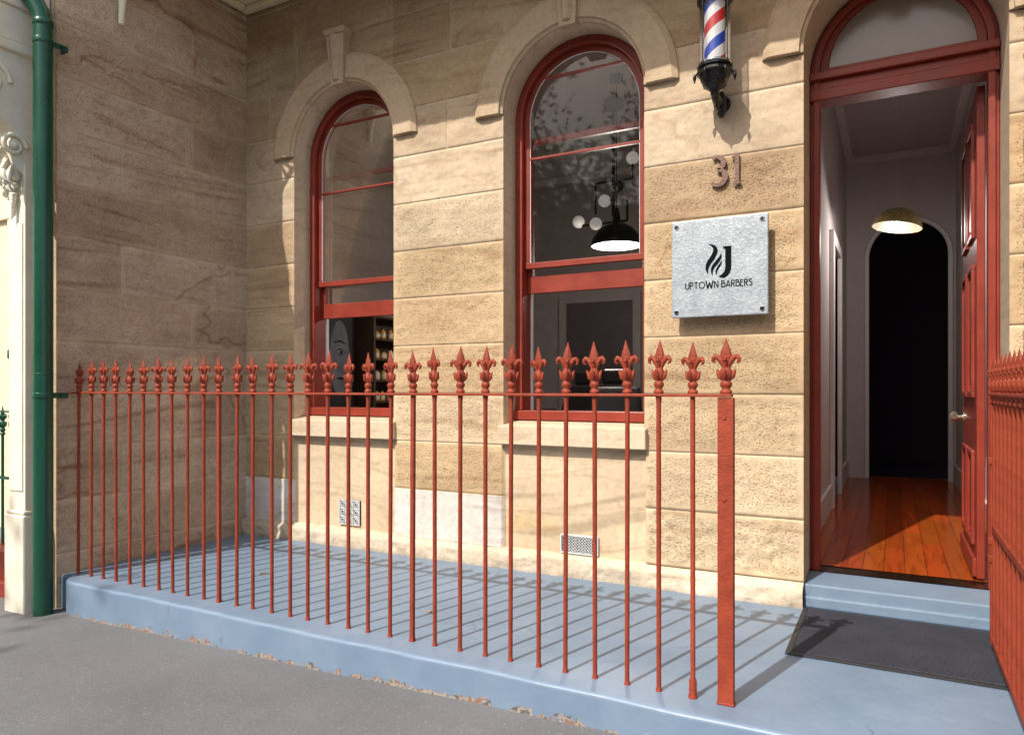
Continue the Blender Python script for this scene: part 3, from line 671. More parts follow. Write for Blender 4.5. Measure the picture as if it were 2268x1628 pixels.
mbb=MB();mbb.lathe([(.018,0),(.016,.01),(.0135,.02),(.013,.05),(.013,RZ)],seg=4,sm=False,ph=math.pi/4);bar1=mkobj(mbb,'baluster',REDF)
mbb=MB();mbb.lathe([(.018,0),(.018,.006),(.0155,.014),(.015,.065),(.012,.075),(.0098,.08),(.0098,RZ)],seg=10);bar2=mkobj(mbb,'baluster',REDF)
def place(src,parent,loc,rot=None,scale=None):
    o=src.copy();reg(o,parent,loc)
    if rot:o.rotation_euler=rot
    if scale:o.scale=scale
    return o
XB=[-4.674+i*.1326 for i in range(32)]
for i,x in enumerate(XB[:-1]):
    x+=R.uniform(-.007,.007)
    b=place(bar1 if i in(10,20) else (bar2 if i==30 else bar0),fence,(x,2.795,0))
    b.rotation_euler=(R.uniform(-.004,.004),R.uniform(-.004,.004),0)
    f=place(fin0,b,(x,2.795,RZ+.012));f.rotation_euler=(R.uniform(-.03,.03),R.uniform(-.04,.04),R.uniform(-.4,.4));f.scale=(1,1,R.uniform(.94,1.03))
mb=MB();mb.box(XS+.002,-.54,2.775,2.815,RZ,RZ+.012);mb.obj('top_rail',REDF,fence,bevel=.003)
mb=MB();x=XB[-1]
mb.box(x-.030,x+.030,2.782,2.812,0,RZ-.002);mb.box(x-.033,x+.033,2.778,2.816,0,.010)
for z in(.78,1.09): mb.tube([(x-.005,2.783,z),(x-.005,2.778,z)],[.010,.007],10)
p=mb.obj('post',REDF,fence,bevel=.003);place(fin0,p,(x,2.795,RZ+.012),scale=(1.1,1.1,1.0))
# gate
gate=thing('iron_gate',(.40,2.87,.05),'red iron gate swung open over the door mat','gate')
gx=.40
for i in range(9):
    y=2.90+.12*i
    b=place(bar0,gate,(gx,y,.06));b.scale=(1,1,.955)
    f=place(fin0,b,(gx,y,RZ+.016));f.rotation_euler=(0,0,math.pi/2+.5);f.scale=(1,1,1/.955)
mb=MB();mb.box(gx-.02,gx+.02,2.86,3.89,RZ,RZ+.013);mb.obj('top_rail',REDF,gate,bevel=.003)
mb=MB();mb.box(gx-.012,gx+.012,2.885,3.859,.56,.59);mb.obj('middle_rail',REDF,gate,bevel=.003)
mb=MB();mb.box(gx-.012,gx+.012,2.885,3.859,.05,.08);mb.obj('bottom_rail',REDF,gate,bevel=.003)
mb=MB();mb.box(gx-.016,gx+.016,3.86,3.89,.05,RZ-.001)
for z in(.42,.50,.86): mb.box(gx-.024,gx+.01,3.855,3.90,z,z+.03)
mb.obj('stile',REDF,gate,bevel=.003)
mb=MB();mb.box(gx-.016,gx+.016,2.86,2.885,.05,RZ-.001);mb.obj('stile',REDF,gate,bevel=.003)
mb=MB();mb.box(gx-.02,gx+.04,2.78,2.84,0,1.17);mb.box(gx-.02,gx+.03,2.841,2.859,.25,.29);mb.box(gx-.02,gx+.03,2.841,2.859,.95,.99)
mb.obj('hinge_post',REDF,gate,bevel=.003)
# ------------------------------------------------------------------ mat
dm=thing('door_mat',(.03,3.82,.0),'charcoal ribbed door mat lying in front of the step','door mat')
mb=MB();mb.box(-.435,.515,3.445,4.215,.002,.007);mb.box(-.435,-.41,3.445,4.215,.007,.010);mb.box(-.41,.515,3.445,3.47,.007,.010);mb.box(-.41,.515,4.19,4.215,.007,.010)
mb.obj('rubber_border',RUBBER,dm,bevel=.002)
mb=MB();mb.box(-.408,.513,3.472,4.188,.008,.014);mb.obj('carpet_panel',CARPET,dm,bevel=.002)
# ------------------------------------------------------------------ downpipe
dp=thing('downpipe',(-4.72,2.60,gz(-4.7)),'dark green round downpipe fixed to the end of stone wall','downpipe')
mb=MB();px,py=-4.72,2.60
mb.tube([(px,py,gz(-4.7)-.01),(px,py,3.50),(px-.01,py-.01,3.56),(px-.035,py-.03,3.62),(px-.16,py-.13,3.85),(px-.4,py-.3,4.2)],.055,24)
mb.obj('pipe',GREEN,dp)
mb=MB();mb.lathe([(.0552,0),(.0585,.003),(.0585,.04),(.0552,.043)],(px,py,3.47),24);mb.obj('socket_joint',GREEN,dp)
mb=MB();mb.lathe([(.0552,0),(.0562,.002),(.0562,.005),(.0552,.007)],(px,py,1.29),24);mb.obj('socket_joint',GREEN,dp)
for z in(1.14,3.36):
    mb=MB();mb.lathe([(.0555,0),(.059,.001),(.059,.034),(.0555,.035)],(px,py,z),24)
    mb.box(px+.02,px+.028,py+.05,py+.14,z,z+.035);mb.box(XS+.008,px+.03,py+.13,py+.14,z,z+.035);mb.tube([(px+.03,py+.1,z+.018),(px+.042,py+.1,z+.018)],.01,8)
    mb.obj('bracket',GREEN,dp,bevel=.002)
# ------------------------------------------------------------------ sign
sg=thing('shop_sign',(-.88,4.17,1.89),'square hammered zinc shop sign bolted to stone pier','sign')
mb=MB();mb.box(-1.15,-.61,4.155,4.178,1.612,2.172);mb.obj('plate',ZINC,sg,bevel=.006,seg=3)
for a in(-1.12,-.642):
    for b in(1.644,2.14):
        mb=MB();mb.tube([(a,YF+.01,b),(a,4.178,b)],.012,10);mb.tube([(a,4.155,b),(a,4.149,b)],[.015,.012],14);mb.tube([(a,4.149,b),(a,4.147,b)],.006,6,m=1)
        mb.obj('screw',[CHROME,BLACK],sg)
def crom(pts,n=8):
    P=[pts[0]]+list(pts)+[pts[-1]];out=[]
    for i in range(1,len(P)-2):
        p0,p1,p2,p3=[np.array(P[j],float) for j in(i-1,i,i+1,i+2)]
        for q in range(n):
            t=q/n;out.append(.5*((2*p1)+(-p0+p2)*t+(2*p0-5*p1+4*p2-p3)*t*t+(-p0+3*p1-3*p2+p3)*t**3))
    out.append(np.array(P[-2],float));return out
def ribbon(mb,pts,y,ox,oz,s,dep=0,m=0,n=8):
    q=crom(pts,n);L_=[];R_=[]
    for i,p in enumerate(q):
        a=q[max(0,i-1)][:2];b=q[min(len(q)-1,i+1)][:2];d_=b-a;d_=d_/(np.linalg.norm(d_)+1e-9);nn_=np.array([-d_[1],d_[0]])
        w=max(p[2],.002)/2;L_.append(p[:2]+nn_*w);R_.append(p[:2]-nn_*w)
    k=len(L_);f=[(i,i+1,k+i+1,k+i) for i in range(k-1)]
    T=lambda a,yy:(ox+a[0]*s,yy,oz+a[1]*s)
    vs=[T(a,y) for a in L_+R_]
    if dep==0: mb.add(vs,f,m)
    else:
        vs2=[T(a,y+dep) for a in L_+R_];b=2*k
        mb.add(vs+vs2,f+[(b+i,b+k+i,b+k+i+1,b+i+1) for i in range(k-1)]+[(i,b+i,b+i+1,i+1) for i in range(k-1)]+[(k+i,k+i+1,b+k+i+1,b+k+i) for i in range(k-1)]+[(0,k,b+k,b),(k-1,b+k-1,b+2*k-1,2*k-1)],m)
PB=[(0,.95),(.20,.95),(.35,.86),(.36,.66),(.24,.54),(0,.52)]
GL={'U':(.44,[[(0,1),(0,.55),(.01,.25),(.10,.06),(.22,.03),(.34,.06),(.43,.25),(.44,.55),(.44,1)]]),
'P':(.38,[[(0,0),(0,1)],PB]),
'T':(.46,[[(.23,0),(.23,1)],[(0,.95),(.46,.95)]]),
'O':(.72,[[(.36+.36*math.sin(t),.5-.47*math.cos(t)) for t in np.linspace(0,2*math.pi,17)]]),
'W':(.92,[[(0,1.12),(.23,-.08)],[(.23,-.08),(.46,.85)],[(.46,.85),(.69,-.08)],[(.69,-.08),(.92,1.12)]]),
'N':(.46,[[(0,0),(0,1)],[(0,1),(.46,0)],[(.46,0),(.46,1)]]),
'B':(.40,[[(0,0),(0,1)],[(0,.95),(.18,.95),(.31,.88),(.32,.73),(.22,.64),(0,.62)],[(0,.62),(.24,.62),(.40,.50),(.41,.20),(.28,.06),(0,.05)]]),
'A':(.50,[[(0,0),(.25,1)],[(.25,1),(.50,0)],[(.08,.26),(.42,.26)]]),
'R':(.40,[[(0,0),(0,1)],PB,[(.14,.52),(.40,0)]]),
'E':(.32,[[(0,0),(0,1)],[(0,.95),(.32,.95)],[(0,.62),(.28,.62)],[(0,.05),(.32,.05)]]),
'S':(.34,[[(.33,.86),(.22,.96),(.08,.93),(.02,.78),(.10,.64),(.25,.52),(.34,.36),(.32,.14),(.18,.03),(.03,.10)]])}
txt="UPTOWN BARBERS";cur=0;seq=[]
for chh in txt:
    if chh==' ': cur+=.30;continue
    seq.append((chh,cur));cur+=GL[chh][0]+.17
cur-=.17;sh_=.038;sx_=.37/cur
mb=MB();j=0
for chh,x in seq:
    for st in GL[chh][1]:
        j+=1
        pts=[((x+a)*sx_/sh_,b,.14 if chh!='W' else .19) for a,b in st]
        ribbon(mb,pts,4.1535-.00006*(j%5),-1.067,1.775,sh_,n=(1 if len(pts)==2 else 5))
mb.obj('lettering',INK,sg)
mb=MB();ox,oz,s=-.952,1.828,.198
ribbon(mb,[(.64,.90,.17),(.64,.5,.17),(.64,.30,.17),(.60,.15,.16),(.50,.06,.13),(.38,.05,.03)],4.1535,ox,oz,s)
ribbon(mb,[(.50,.865,.07),(.64,.865,.07)],4.1530,ox,oz,s,n=2)
ribbon(mb,[(.08,1.0,.004),(.22,.93,.08),(.28,.80,.13),(.21,.62,.14),(.09,.45,.13),(.04,.28,.08),(.08,.12,.004)],4.1535,ox,oz,s)
ribbon(mb,[(.44,.72,.004),(.42,.60,.07),(.32,.46,.10),(.215,.33,.09),(.18,.2,.055),(.2,.06,.004)],4.1530,ox,oz,s)
ribbon(mb,[(.46,.50,.004),(.42,.40,.05),(.34,.28,.06),(.30,.17,.04),(.31,.08,.004)],4.1525,ox,oz,s)
mb.obj('logo',INK,sg)
mb=MB();ribbon(mb,[(.02,.93,.08),(.18,.95,.11),(.36,.84,.16),(.36,.66,.16),(.20,.55,.07)],YF-.025,-.935,2.37,.18,dep=.014)
ribbon(mb,[(.16,.55,.07),(.38,.46,.14),(.43,.28,.18),(.34,.1,.15),(.16,.04,.11),(.0,.13,.08)],YF-.025,-.935,2.37,.18,dep=.0145)
mb.obj('house_numeral',NUMM,loc=(-.9,YF-.02,2.46),label='dark bronze numeral three fixed to sandstone',cat='house number',group='house numerals')
mb=MB();ribbon(mb,[(.80,.98,.13),(.80,.02,.13)],YF-.025,-.935,2.37,.18,dep=.014,n=2)
ribbon(mb,[(.68,.035,.07),(.92,.035,.07)],YF-.026,-.935,2.37,.18,dep=.014,n=2);ribbon(mb,[(.64,.85,.05),(.73,.92,.10),(.81,.96,.05)],YF-.026,-.935,2.37,.18,dep=.014,n=3)
mb.obj('house_numeral',NUMM,loc=(-.79,YF-.02,2.46),label='dark bronze numeral one fixed to sandstone',cat='house number',group='house numerals')
# ------------------------------------------------------------------ barber pole
bx,by=-.878,4.05
bp_=thing('barber_pole',(bx,by,2.78),'red white and blue striped barber pole on black wall bracket','barber pole')
mb=MB();mb.lathe([(.056,2.985),(.056,3.345)],(bx,by,0),32)
mb.obj('striped_cylinder',STRIPE,bp_,loc=(bx,by,3.0))
mb=MB();mb.lathe([(.086,2.985),(.086,3.345)],(bx,by,0),32,caps=False)
mb.obj('glass_tube',TUBEG,bp_)
def cap(sgn,zr):
    pr=[(.092,0),(.097,.004),(.097,.014),(.086,.018),(.088,.026),(.098,.032),(.100,.042),(.088,.048),(.082,.062),(.076,.080),(.066,.096),(.062,.100),(.066,.106),(.056,.116),(.038,.128),(.026,.138),(.021,.148),(.025,.154),(.021,.161),(.008,.168)]
    p=[(r_,zr-sgn*z_) for r_,z_ in pr]
    m=MB();m.lathe(p if sgn<0 else p[::-1],(bx,by,0),16,sm=False)
    for k in range(6):
        a=2*math.pi*k/6+.25;cx_=bx+.108*math.cos(a);cy_=by+.108*math.sin(a)
        m.tube([(bx+.092*math.cos(a),by+.092*math.sin(a),zr-sgn*.038),(cx_,cy_,zr-sgn*.040),(cx_,cy_,zr-sgn*.055),(cx_,cy_,zr-sgn*.066),(cx_,cy_,zr-sgn*.088)],[.007,.008,.011,.008,.002],8)
    return m
cap(1,2.99).obj('lower_cap',BLACK,bp_);cap(-1,3.34).obj('upper_cap',BLACK,bp_)
mb=MB();mb.lathe([(.087,2.991),(.0905,2.993),(.0905,3.003),(.087,3.005)],(bx,by,0),32,caps=False);mb.obj('collar',CHROME,bp_)
for k in range(4):
    a=math.pi/4+k*math.pi/2+.25;mb=MB();mb.tube([(bx+.092*math.cos(a),by+.092*math.sin(a),2.985),(bx+.092*math.cos(a),by+.092*math.sin(a),3.345)],.003,6)
    mb.obj('guard_rod',BLACK,bp_)
mb=MB();q=.045
mb.tube([(bx,by,2.80+q),(bx,by+.02,2.785+q),(bx,by+.07,2.775+q),(bx,by+.12,2.79+q),(bx,YF-.01,2.80+q)],[.02,.024,.028,.024,.03],10)
mb.tube([(bx,YF-.035,2.86+q),(bx,YF-.035,2.82+q),(bx,YF-.035,2.765+q),(bx,YF-.035,2.715+q)],[.015,.035,.035,.012],10);mb.sphere((bx,YF-.04,2.742+q),.024)
mb.tube([(bx,YF+.0,2.80+q),(bx,YF-.03,2.80+q)],[.05,.045],14);mb.tube([(bx,by+.02,2.785+q),(bx,by+.06,2.745+q),(bx,by+.11,2.735+q),(bx,YF-.03,2.755+q)],[.008,.012,.012,.01],8)
mb.obj('wall_bracket',BLACK,bp_)
# ------------------------------------------------------------------ room objects
def light(name,loc,e,c,parent,r=.05):
    l=bpy.data.lights.new(name,'POINT');l.energy=e;l.color=c;l.shadow_soft_size=r;o=bpy.data.objects.new(name,l);reg(o,parent,loc)
pl=thing('pendant_lamp',(-2.15,6,2.45),'black dome pendant lamp with white inside hanging in room','lamp')
mb=MB();mb.lathe([(.225,2.455),(.222,2.48),(.20,2.54),(.15,2.60),(.08,2.64),(.04,2.66),(.03,2.72),(.02,2.78)],(-2.15,6,0),28,caps=False);mb.obj('shade',BLACK,pl)
mb=MB();mb.lathe([(.219,2.452),(.21,2.49),(.18,2.54),(.12,2.59),(.01,2.62)],(-2.15,6,0),28,caps=False);mb.obj('shade_lining',LINER,pl)
mb=MB();mb.sphere((-2.15,6,2.49),.035);mb.obj('bulb',BULB,pl)
mb=MB();mb.tube([(-2.15,6,2.78),(-2.15,6,3.95)],.005,6);mb.lathe([(.06,3.90),(.06,3.949)],(-2.15,6,0),16);mb.obj('cord',BLACK,pl)
light('lamp_light',(-2.15,6,2.33),68,(1,.88,.80),pl,.06)
cxh,cyh=-2.36,6.5
ch=thing('chandelier',(cxh,cyh,3.94),'black branching chandelier with white globe lamps','chandelier')
mb=MB();mb.lathe([(.02,3.84),(.10,3.87),(.10,3.948)],(cxh,cyh,0),16);mb.tube([(cxh,cyh,3.86),(cxh,cyh,2.85)],.018,8)
arms=[((-.18,0,3.18),(.19,0,3.18)),((-.18,0,3.18),(-.18,0,2.88)),((.19,0,3.18),(.19,0,3.33)),((-.38,0.05,2.80),(.12,.05,2.80)),((0,0,3.0),(-.09,0,3.0)),((.0,0,3.1),(.04,0,3.1)),((.12,.05,2.8),(.12,.05,3.0))]
for a,b in arms: mb.tube([(cxh+a[0],cyh+a[1],a[2]),(cxh+b[0],cyh+b[1],b[2])],.011,6)
mb.obj('frame',BLACK,ch)
for (a,b,c) in((.19,0,3.37),(-.09,0,3.0),(-.38,.05,2.84),(-.18,0,2.79)):
    mb=MB();mb.sphere((cxh+a,cyh+b,c),.06);mb.obj('globe',WHITEL,ch)
mb=MB();mb.sphere((cxh+.05,cyh-.02,3.12),.06);mb.obj('globe',BLACK,ch)
sh=thing('shelf_unit',(-4.6,5.9,.14),'dark timber shelf unit holding hair products','shelf')
mb=MB();sx0,sx1,sy0,sy1=-4.75,-4.5,5.58,6.6
mb.box(sx0,sx1,sy0,sy0+.03,.14,1.95);mb.box(sx0,sx1,sy1-.03,sy1,.14,1.95);mb.box(sx0,sx0+.01,sy0+.03,sy1-.03,.14,1.95);mb.obj('case',WOOD,sh,bevel=.003)
levels=[.5,.8,1.08,1.29,1.50,1.70,1.92]
for z in levels:
    mb=MB();mb.box(sx0+.012,sx1-.005,sy0+.031,sy1-.031,z-.02,z);mb.obj('shelf',WOOD,sh)
rb=random.Random(2)
def bottle(h,r,mat_):
    m=MB();m.lathe([(r*.95,0),(r,.005),(r,h*.6),(r*.9,h*.68),(r*.4,h*.78),(r*.4,h*.9)],seg=10);m.lathe([(r*1.01,h*.15),(r*1.01,h*.5)],seg=10,m=1,caps=False);m.lathe([(r*.5,h*.88),(r*.5,h)],seg=8,m=2);return mkobj(m,'bottle',[mat_,LABELM,BLACK])
bt=[bottle(.11,.03,AMBER),bottle(.10,.034,LABELM),bottle(.08,.036,AMBER),bottle(.13,.026,BLACK)]
for z in levels[2:6]:
    y=sy0+.09
    while y<sy1-.06:
        o=place(rb.choice(bt[:3] if rb.random()<.8 else bt),None,(-4.54,y,z+.001));o["label"]='small hair product bottle standing on shelf';o["category"]='bottle';o["group"]='bottles on the shelf';y+=rb.uniform(.085,.13)
PY=.17
mb=MB();mb.box(-4.752,-4.735,4.95+PY,5.38+PY,.95,1.95);mb.obj('wall_picture',paint('picture_dark',(.03,.03,.033),.5,bump=0),loc=(-4.74,5.2,1.5),label='dark wall picture with pale painted face shape',cat='picture')
po=bpy.data.objects['wall_picture']
mb=MB()
mb.add([(-4.733,5.18+PY+.14*math.cos(a),1.50+.36*math.sin(a)) for a in [2*math.pi*i/28 for i in range(28)]],[list(range(28))])
mb.obj('painted_face',paint('pale_face',(.17,.18,.20),.6,var=.35,scale=7,bump=0),po)
mb=MB()
def yr(pts):
    q=crom(pts,6);vs=[(-4.731,p[0]+PY,p[1]+p[2]/2) for p in q]+[(-4.731,p[0]+PY,p[1]-p[2]/2) for p in q];k=len(q);mb.add(vs,[(i,i+1,k+i+1,k+i) for i in range(k-1)])
yr([(5.1,1.55,.003),(5.19,1.585,.01),(5.27,1.55,.003)]);yr([(5.1,1.55,.003),(5.19,1.525,.006),(5.27,1.55,.003)]);yr([(5.09,1.64,.006),(5.19,1.66,.015),(5.28,1.63,.004)]);yr([(5.13,1.30,.004),(5.2,1.30,.02),(5.26,1.30,.004)])
mb.add([(-4.730,5.2+PY+.018*math.cos(a),1.553+.018*math.sin(a)) for a in [2*math.pi*i/12 for i in range(12)]],[list(range(12))])
mb.obj('painted_eye',INK,po)
def chair(x,y,rot):
    c=thing('barber_chair',(x,y,.14),'black leather barber chair with chrome base','barber chair','barber chairs')
    def P(m):
        cs,sn=math.cos(rot),math.sin(rot);m.v=[(x+a*cs-b*sn,y+a*sn+b*cs,z+.14) for a,b,z in m.v];return m
    m=MB();m.box(-.26,.26,-.25,.25,.48,.62);P(m).obj('seat',LEATHER,c,bevel=.04,seg=3)
    m=MB();m.hexa([(-.25,.22,.62),(.25,.22,.62),(.25,.34,.62),(-.25,.34,.62)],[(-.22,.34,1.08),(.22,.34,1.08),(.22,.44,1.08),(-.22,.44,1.08)]);P(m).obj('backrest',LEATHER,c,bevel=.03,seg=3)
    m=MB();m.box(-.12,.12,.37,.45,1.10,1.24);P(m).obj('headrest',LEATHER,c,bevel=.03,seg=3)
    for s in(-1,1):
        m=MB();m.box(s*.32-.04,s*.32+.04,-.2,.28,.78,.84);m.box(s*.32-.02,s*.32+.02,-.05,0.05,.5,.78);P(m).obj('armrest',LEATHER,c,bevel=.015)
    m=MB();m.lathe([(.32,0),(.31,.03),(.08,.06),(.05,.1),(.05,.47)],seg=20);P(m).obj('base',CHROME,c)
    m=MB();m.box(-.2,.2,-.62,-.48,.16,.19);m.tube([(-.12,-.2,.48),(-.12,-.55,.19)],.015,8);m.tube([(.12,-.2,.48),(.12,-.55,.19)],.015,8);P(m).obj('footrest',CHROME,c)
chair(-2.05,5.75,.4);chair(-3.1,6.9,-.3)
# hall pendant: speckled brass dome
hx,hy,hz=.03,7.0,2.63
hl=thing('hall_pendant',(hx,hy,2.6),'speckled brass dome pendant lamp hanging in hallway','lamp')
GOLDS=paint('speckled_gold',(.46,.40,.17),.3,metal=.4,var=.75,scale=70,bump=.5,bscale=120)
GOLDI=paint('dark_gold_inside',(.10,.085,.06),.4,metal=.3,var=.4,scale=60,bump=.2)
ns_=32;nr_=8
def dome(R_,m):
    vs=[]
    for i in range(nr_+1):
        a=i/nr_*math.radians(80)
        for k in range(ns_):
            t=2*math.pi*k/ns_
            v=Vector((R_*math.sin(a)*math.cos(t),R_*math.sin(a)*math.sin(t),R_*math.cos(a)-.08))
            v=Matrix.Rotation(math.radians(-4),3,'X')@v;v=Matrix.Rotation(math.radians(9),3,'Y')@v
            vs.append((hx+v.x,hy+v.y,hz+v.z))
    m.add(vs,[(i*ns_+k,i*ns_+(k+1)%ns_,(i+1)*ns_+(k+1)%ns_,(i+1)*ns_+k) for i in range(nr_) for k in range(ns_)],0,True);return m
dome(.20,MB()).obj('shade',GOLDS,hl);dome(.194,MB()).obj('shade_lining',GOLDI,hl)
mb=MB();mb.tube([(hx,hy,ZT),(hx,hy,hz+.11)],.0013,6);mb.tube([(hx,hy,hz+.12),(hx,hy,hz+.03)],.016,10);mb.obj('stem',WHITET,hl)
mb=MB();mb.sphere((hx,hy,hz-.01),.026);mb.obj('bulb',BULB,hl)
light('lamp_light',(hx,hy,hz-.12),22,(1,.90,.85),hl)
# ------------------------------------------------------------------ neighbour (left)
nb_=thing('neighbouring_house',(-6,YF,0),'cream rendered neighbouring house with verandah column','house')
mb=MB();mb.box(-12,-5.125,YF,YF+.3,-.4,4.6);mb.box(-9.3,-8.75,YF-.04,YF,-.3,3.0);mb.box(-8.3,-8.2,YF-.04,YF,-.3,3.0);mb.box(-12,-5.13,YF-.05,YF,3.0,3.12);mb.obj('wall',YCREAM,nb_)
vc=thing('verandah_column',(-4.94,2.6,gz(-5)),'cream painted verandah column with scrolled corbel','column')
mb=MB();mb.box(-5.03,-4.845,2.56,2.705,.431,2.62);mb.box(-5.01,-4.865,2.552,2.56,.55,2.25);mb.obj('shaft',CREAM,vc,bevel=.008)
mb=MB();mb.box(-5.05,-4.83,2.54,2.708,-.3,.40);mb.box(-5.045,-4.835,2.545,2.707,.40,.43);mb.obj('plinth',CREAM,vc,bevel=.012)
mb=MB()
prof=[(2.56,2.55),(2.50,2.60),(2.47,2.70),(2.50,2.80),(2.46,2.86),(2.38,2.90),(2.30,3.0),(2.24,3.12),(2.20,3.22),(2.20,3.30),(2.7,3.30),(2.7,2.55)]
mb.extr(prof,-5.02,-4.86,ax='x')
for (yy,zz,r0) in((2.36,3.10,.12),(2.50,2.72,.075)):
    for xx,s in((-4.855,1),(-5.025,-1)):
        pts=[(xx,yy+(r0*(1-t/14))*math.cos(t*.9),zz+(r0*(1-t/14))*math.sin(t*.9)) for t in np.linspace(0,12,40)]
        mb.tube(pts,[.018*(1-.5*i/40) for i in range(40)],8)
        mb.sphere((xx,yy,zz),.025)
rl=random.Random(4)
for k in range(60):
    t=rl.random();yy=2.52-.22*t+rl.uniform(-.03,.03);zz=2.45+.75*t+rl.uniform(-.05,.05)
    a=rl.uniform(-.8,.8);l=.03+.02*rl.random();xx=rl.uniform(-5.02,-4.84)
    mb.tube([(xx,yy,zz+l),(xx+l*.4*a,yy-.015,zz),(xx+l*a,yy-.022,zz-l),(xx+l*1.5*a,yy-.008,zz-l*1.5)],[.006,.017,.015,.003],7)
for k in range(26):
    zz=2.28+.012*k;x_=-4.94+rl.uniform(-.065,.065)*(k/26);mb.tube([(x_,2.552,zz+.03),(x_,2.525,zz+.01),(x_+rl.uniform(-.01,.01),2.523,zz-.012)],[.006,.016+.0006*k,.003],7)
mb.obj('corbel',CREAM,vc)
mb=MB();mb.box(-5.05,-4.83,2.18,2.708,3.30,3.36);mb.box(-5.04,-4.84,2.2,2.708,3.36,3.58);mb.box(-5.07,-4.82,2.15,2.708,3.58,3.63);mb.box(-5.05,-4.83,2.2,2.708,3.63,4.3);mb.obj('capital_block',CREAM,vc,bevel=.01)
mb=MB();mb.tube([(-5.30,2.72,-.24),(-5.30,2.72,2.3)],.017,10);mb.lathe([(.018,1.4),(.03,1.41),(.03,1.46),(.018,1.47)],(-5.30,2.72,0),12);mb.obj('waste_pipe',GREEN,loc=(-5.3,2.72,-.2),label='thin dark green pipe beside cream column',cat='pipe')
nf=thing('iron_fence',(-6,2.82,.1),'dark green iron fence of the neighbouring house','fence')
gf=mkobj(finial_mb(),'finial',GREEN);gb=bar0.copy();gb.data=bar0.data.copy();gb.data.materials[0]=GREEN
for i in range(10):
    x=-5.42-.13*i;b=place(gb,nf,(x,2.85,.08));b.scale=(1,1,.82);f=place(gf,b,(x,2.85,1.04));f.scale=(1,1,1/.82)
mb=MB();mb.box(-6.8,-5.36,2.835,2.865,1.03,1.042);mb.obj('top_rail',GREEN,nf);mb=MB();mb.box(-6.8,-5.36,2.838,2.862,.55,.57);mb.obj('middle_rail',GREEN,nf)
mb=MB();mb.box(-8,-5.36,2.75,2.95,-.4,.08);mb.box(-8,-5.34,2.7,3.0,-.4,-.12);mb.obj('fence_plinth',RED,nf,bevel=.015)
mb=MB()
for k in range(16):
    cx_=-5.12-.11*k
    for rr_ in(.05,.028):
        mb.tube([(cx_+rr_*math.cos(a),2.6,2.95+rr_*math.sin(a)*1.6) for a in [2*math.pi*q/12 for q in range(13)]],.009,5)
    mb.tube([(cx_+.055,2.6,2.8),(cx_+.055,2.6,3.3)],.008,5)
mb.box(-6.9,-5.06,2.59,2.61,3.05,3.07);mb.box(-6.9,-5.06,2.59,2.61,2.84,2.86);mb.obj('iron_lace',GREEN,nb_)
# ------------------------------------------------------------------ leaves
LEAFM=paint('dry_leaf',(.30,.19,.10),.7,var=.4,bump=0)
rl=random.Random(9)
for (x,y) in((-3.95,3.05),(-3.6,3.35),(-2.2,3.2)):
    mb=MB();a=rl.uniform(0,6.28);l=rl.uniform(.022,.035)
    pts=[(-1,0,.15),(-.5,.3,.05),(.2,.34,.0),(1,0,.3),(.2,-.34,.05),(-.5,-.3,.0)]
    vs=[(x+l*(p[0]*math.cos(a)-p[1]*math.sin(a)),y+l*(p[0]*math.sin(a)+p[1]*math.cos(a)),.003+l*p[2]) for p in pts]
    mb.add(vs,[(0,1,2,3),(0,3,4,5)]);mb.obj('fallen_leaf',LEAFM,loc=(x,y,.003),label='dry brown leaf lying on blue porch',cat='leaf',group='fallen leaves')
# ------------------------------------------------------------------ opposite side of the street (seen only in the glass)
ob=thing('brick_building',(-5,-14,-.2),'shaded brick building across the street','building')
BRK=paint('dark_brick',(.16,.13,.105),.9,var=.25,scale=12)
mb=MB();mb.box(-26,14,-20,-14,-.6,7.0);mb.box(-26.3,14.3,-20.3,-13.7,7.0,7.3)
mb.obj('wall',BRK,ob)
for k in range(9):
    for z in(.9,4.1):
        mb=MB();mb.box(-24+4.2*k,-22.8+4.2*k,-14.02,-13.95,z,z+1.9);mb.box(-24.15+4.2*k,-22.65+4.2*k,-14.02,-13.88,z-.12,z-.005);mb.obj('window',DARKER,ob)
tr=thing('street_tree',(-7.5,-9,-.2),'leafy street tree across the road','tree')
BARK=paint('bark',(.10,.075,.05),.9,var=.3,bump=.5)
mb=MB();mb.tube([(-7.5,-9,-.3),(-7.45,-9,1.5),(-7.55,-9.05,3.2),(-7.4,-9,4.6),(-7.5,-9,6.5)],[.3,.24,.2,.15,.06],12)
lb=random.Random(11);tips=[]
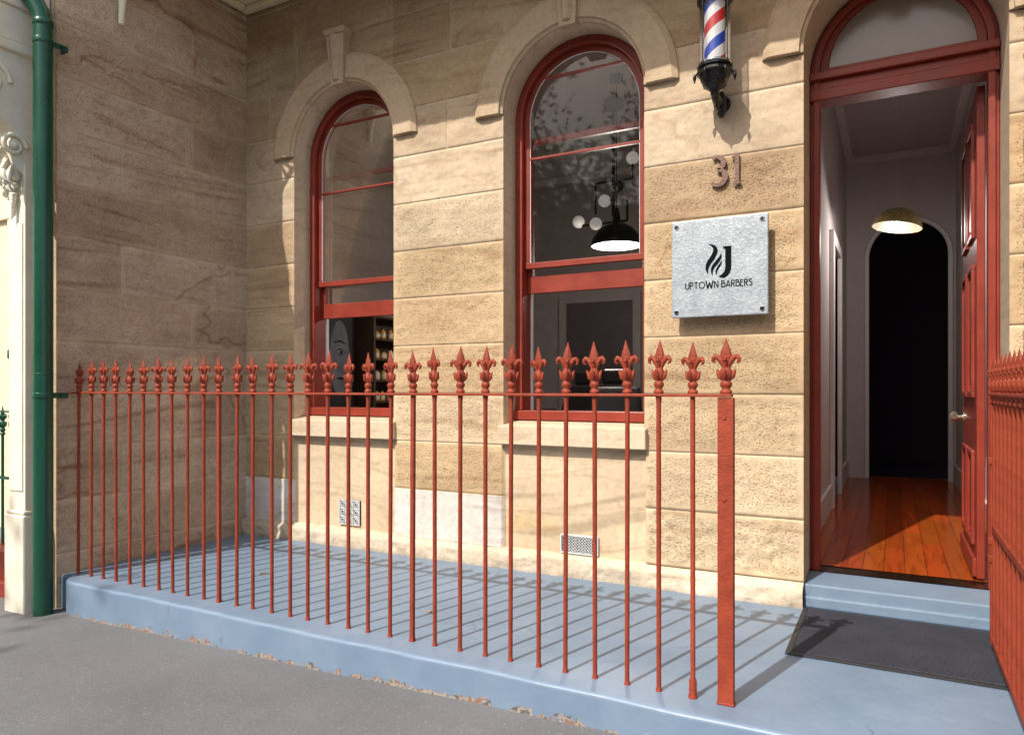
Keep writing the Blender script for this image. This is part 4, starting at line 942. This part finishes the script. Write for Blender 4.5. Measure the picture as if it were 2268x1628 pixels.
for k in range(14):
    a=lb.uniform(0,6.28);z=lb.uniform(4.4,6.2);l=lb.uniform(1.2,2.6)
    p0=Vector((-7.5,-9,z));p1=p0+Vector((math.cos(a)*l*.5,math.sin(a)*l*.5,l*.3));p2=p0+Vector((math.cos(a)*l,math.sin(a)*l,l*.75));mb.tube([p0,p1,p2],[.09,.06,.02],6);tips+=[p1,p2,p2+Vector((lb.uniform(-.6,.6),lb.uniform(-.6,.6),.7))]
mb.obj('trunk',BARK,tr)
LM=paint('foliage',(.10,.12,.04),.6,var=.5,scale=3,bump=0)
mb=MB()
for t in tips:
    for q in range(130):
        c=t+Vector((lb.gauss(0,.5),lb.gauss(0,.5),lb.gauss(0,.4)));d1=Vector((lb.gauss(0,1),lb.gauss(0,1),lb.gauss(0,1))).normalized()*.09;d2=d1.orthogonal().normalized()*.05
        mb.add([c-d1,c+d2,c+d1,c-d2],[(0,1,2,3)])
mb.obj('crown',LM,tr)
# ------------------------------------------------------------------ world, sun, camera
w=bpy.data.worlds.new("World");scene.world=w;w.use_nodes=True;nt=w.node_tree
sky=nt.nodes.new('ShaderNodeTexSky');sky.sky_type='NISHITA';sky.sun_disc=False;sky.sun_elevation=math.radians(45.8);sky.sun_rotation=math.radians(195);sky.dust_density=2.0
bg=nt.nodes['Background'];bg.inputs[1].default_value=.26
mxw=nt.nodes.new('ShaderNodeMix');mxw.data_type='RGBA';mxw.blend_type='MULTIPLY';mxw.inputs[0].default_value=1;mxw.inputs[7].default_value=(1.10,1.0,.88,1)
nt.links.new(sky.outputs[0],mxw.inputs[6]);nt.links.new(mxw.outputs[2],bg.inputs[0])
sl=bpy.data.lights.new('sun','SUN');sl.energy=5.0;sl.angle=math.radians(.5);sl.color=(1,.945,.86);so=bpy.data.objects.new('sun',sl);col.objects.link(so)
so.rotation_euler=Vector((.347,1.295,-1.38)).to_track_quat('-Z','Y').to_euler()
cd=bpy.data.cameras.new('camera');co=bpy.data.objects.new('camera',cd);col.objects.link(co)
co.location=(0,0,1.2);co.rotation_euler=(math.radians(90),0,math.radians(28));cd.sensor_width=36;cd.lens=36*1590/2268;cd.shift_y=47/2268;cd.clip_start=.05;cd.clip_end=500
scene.camera=co
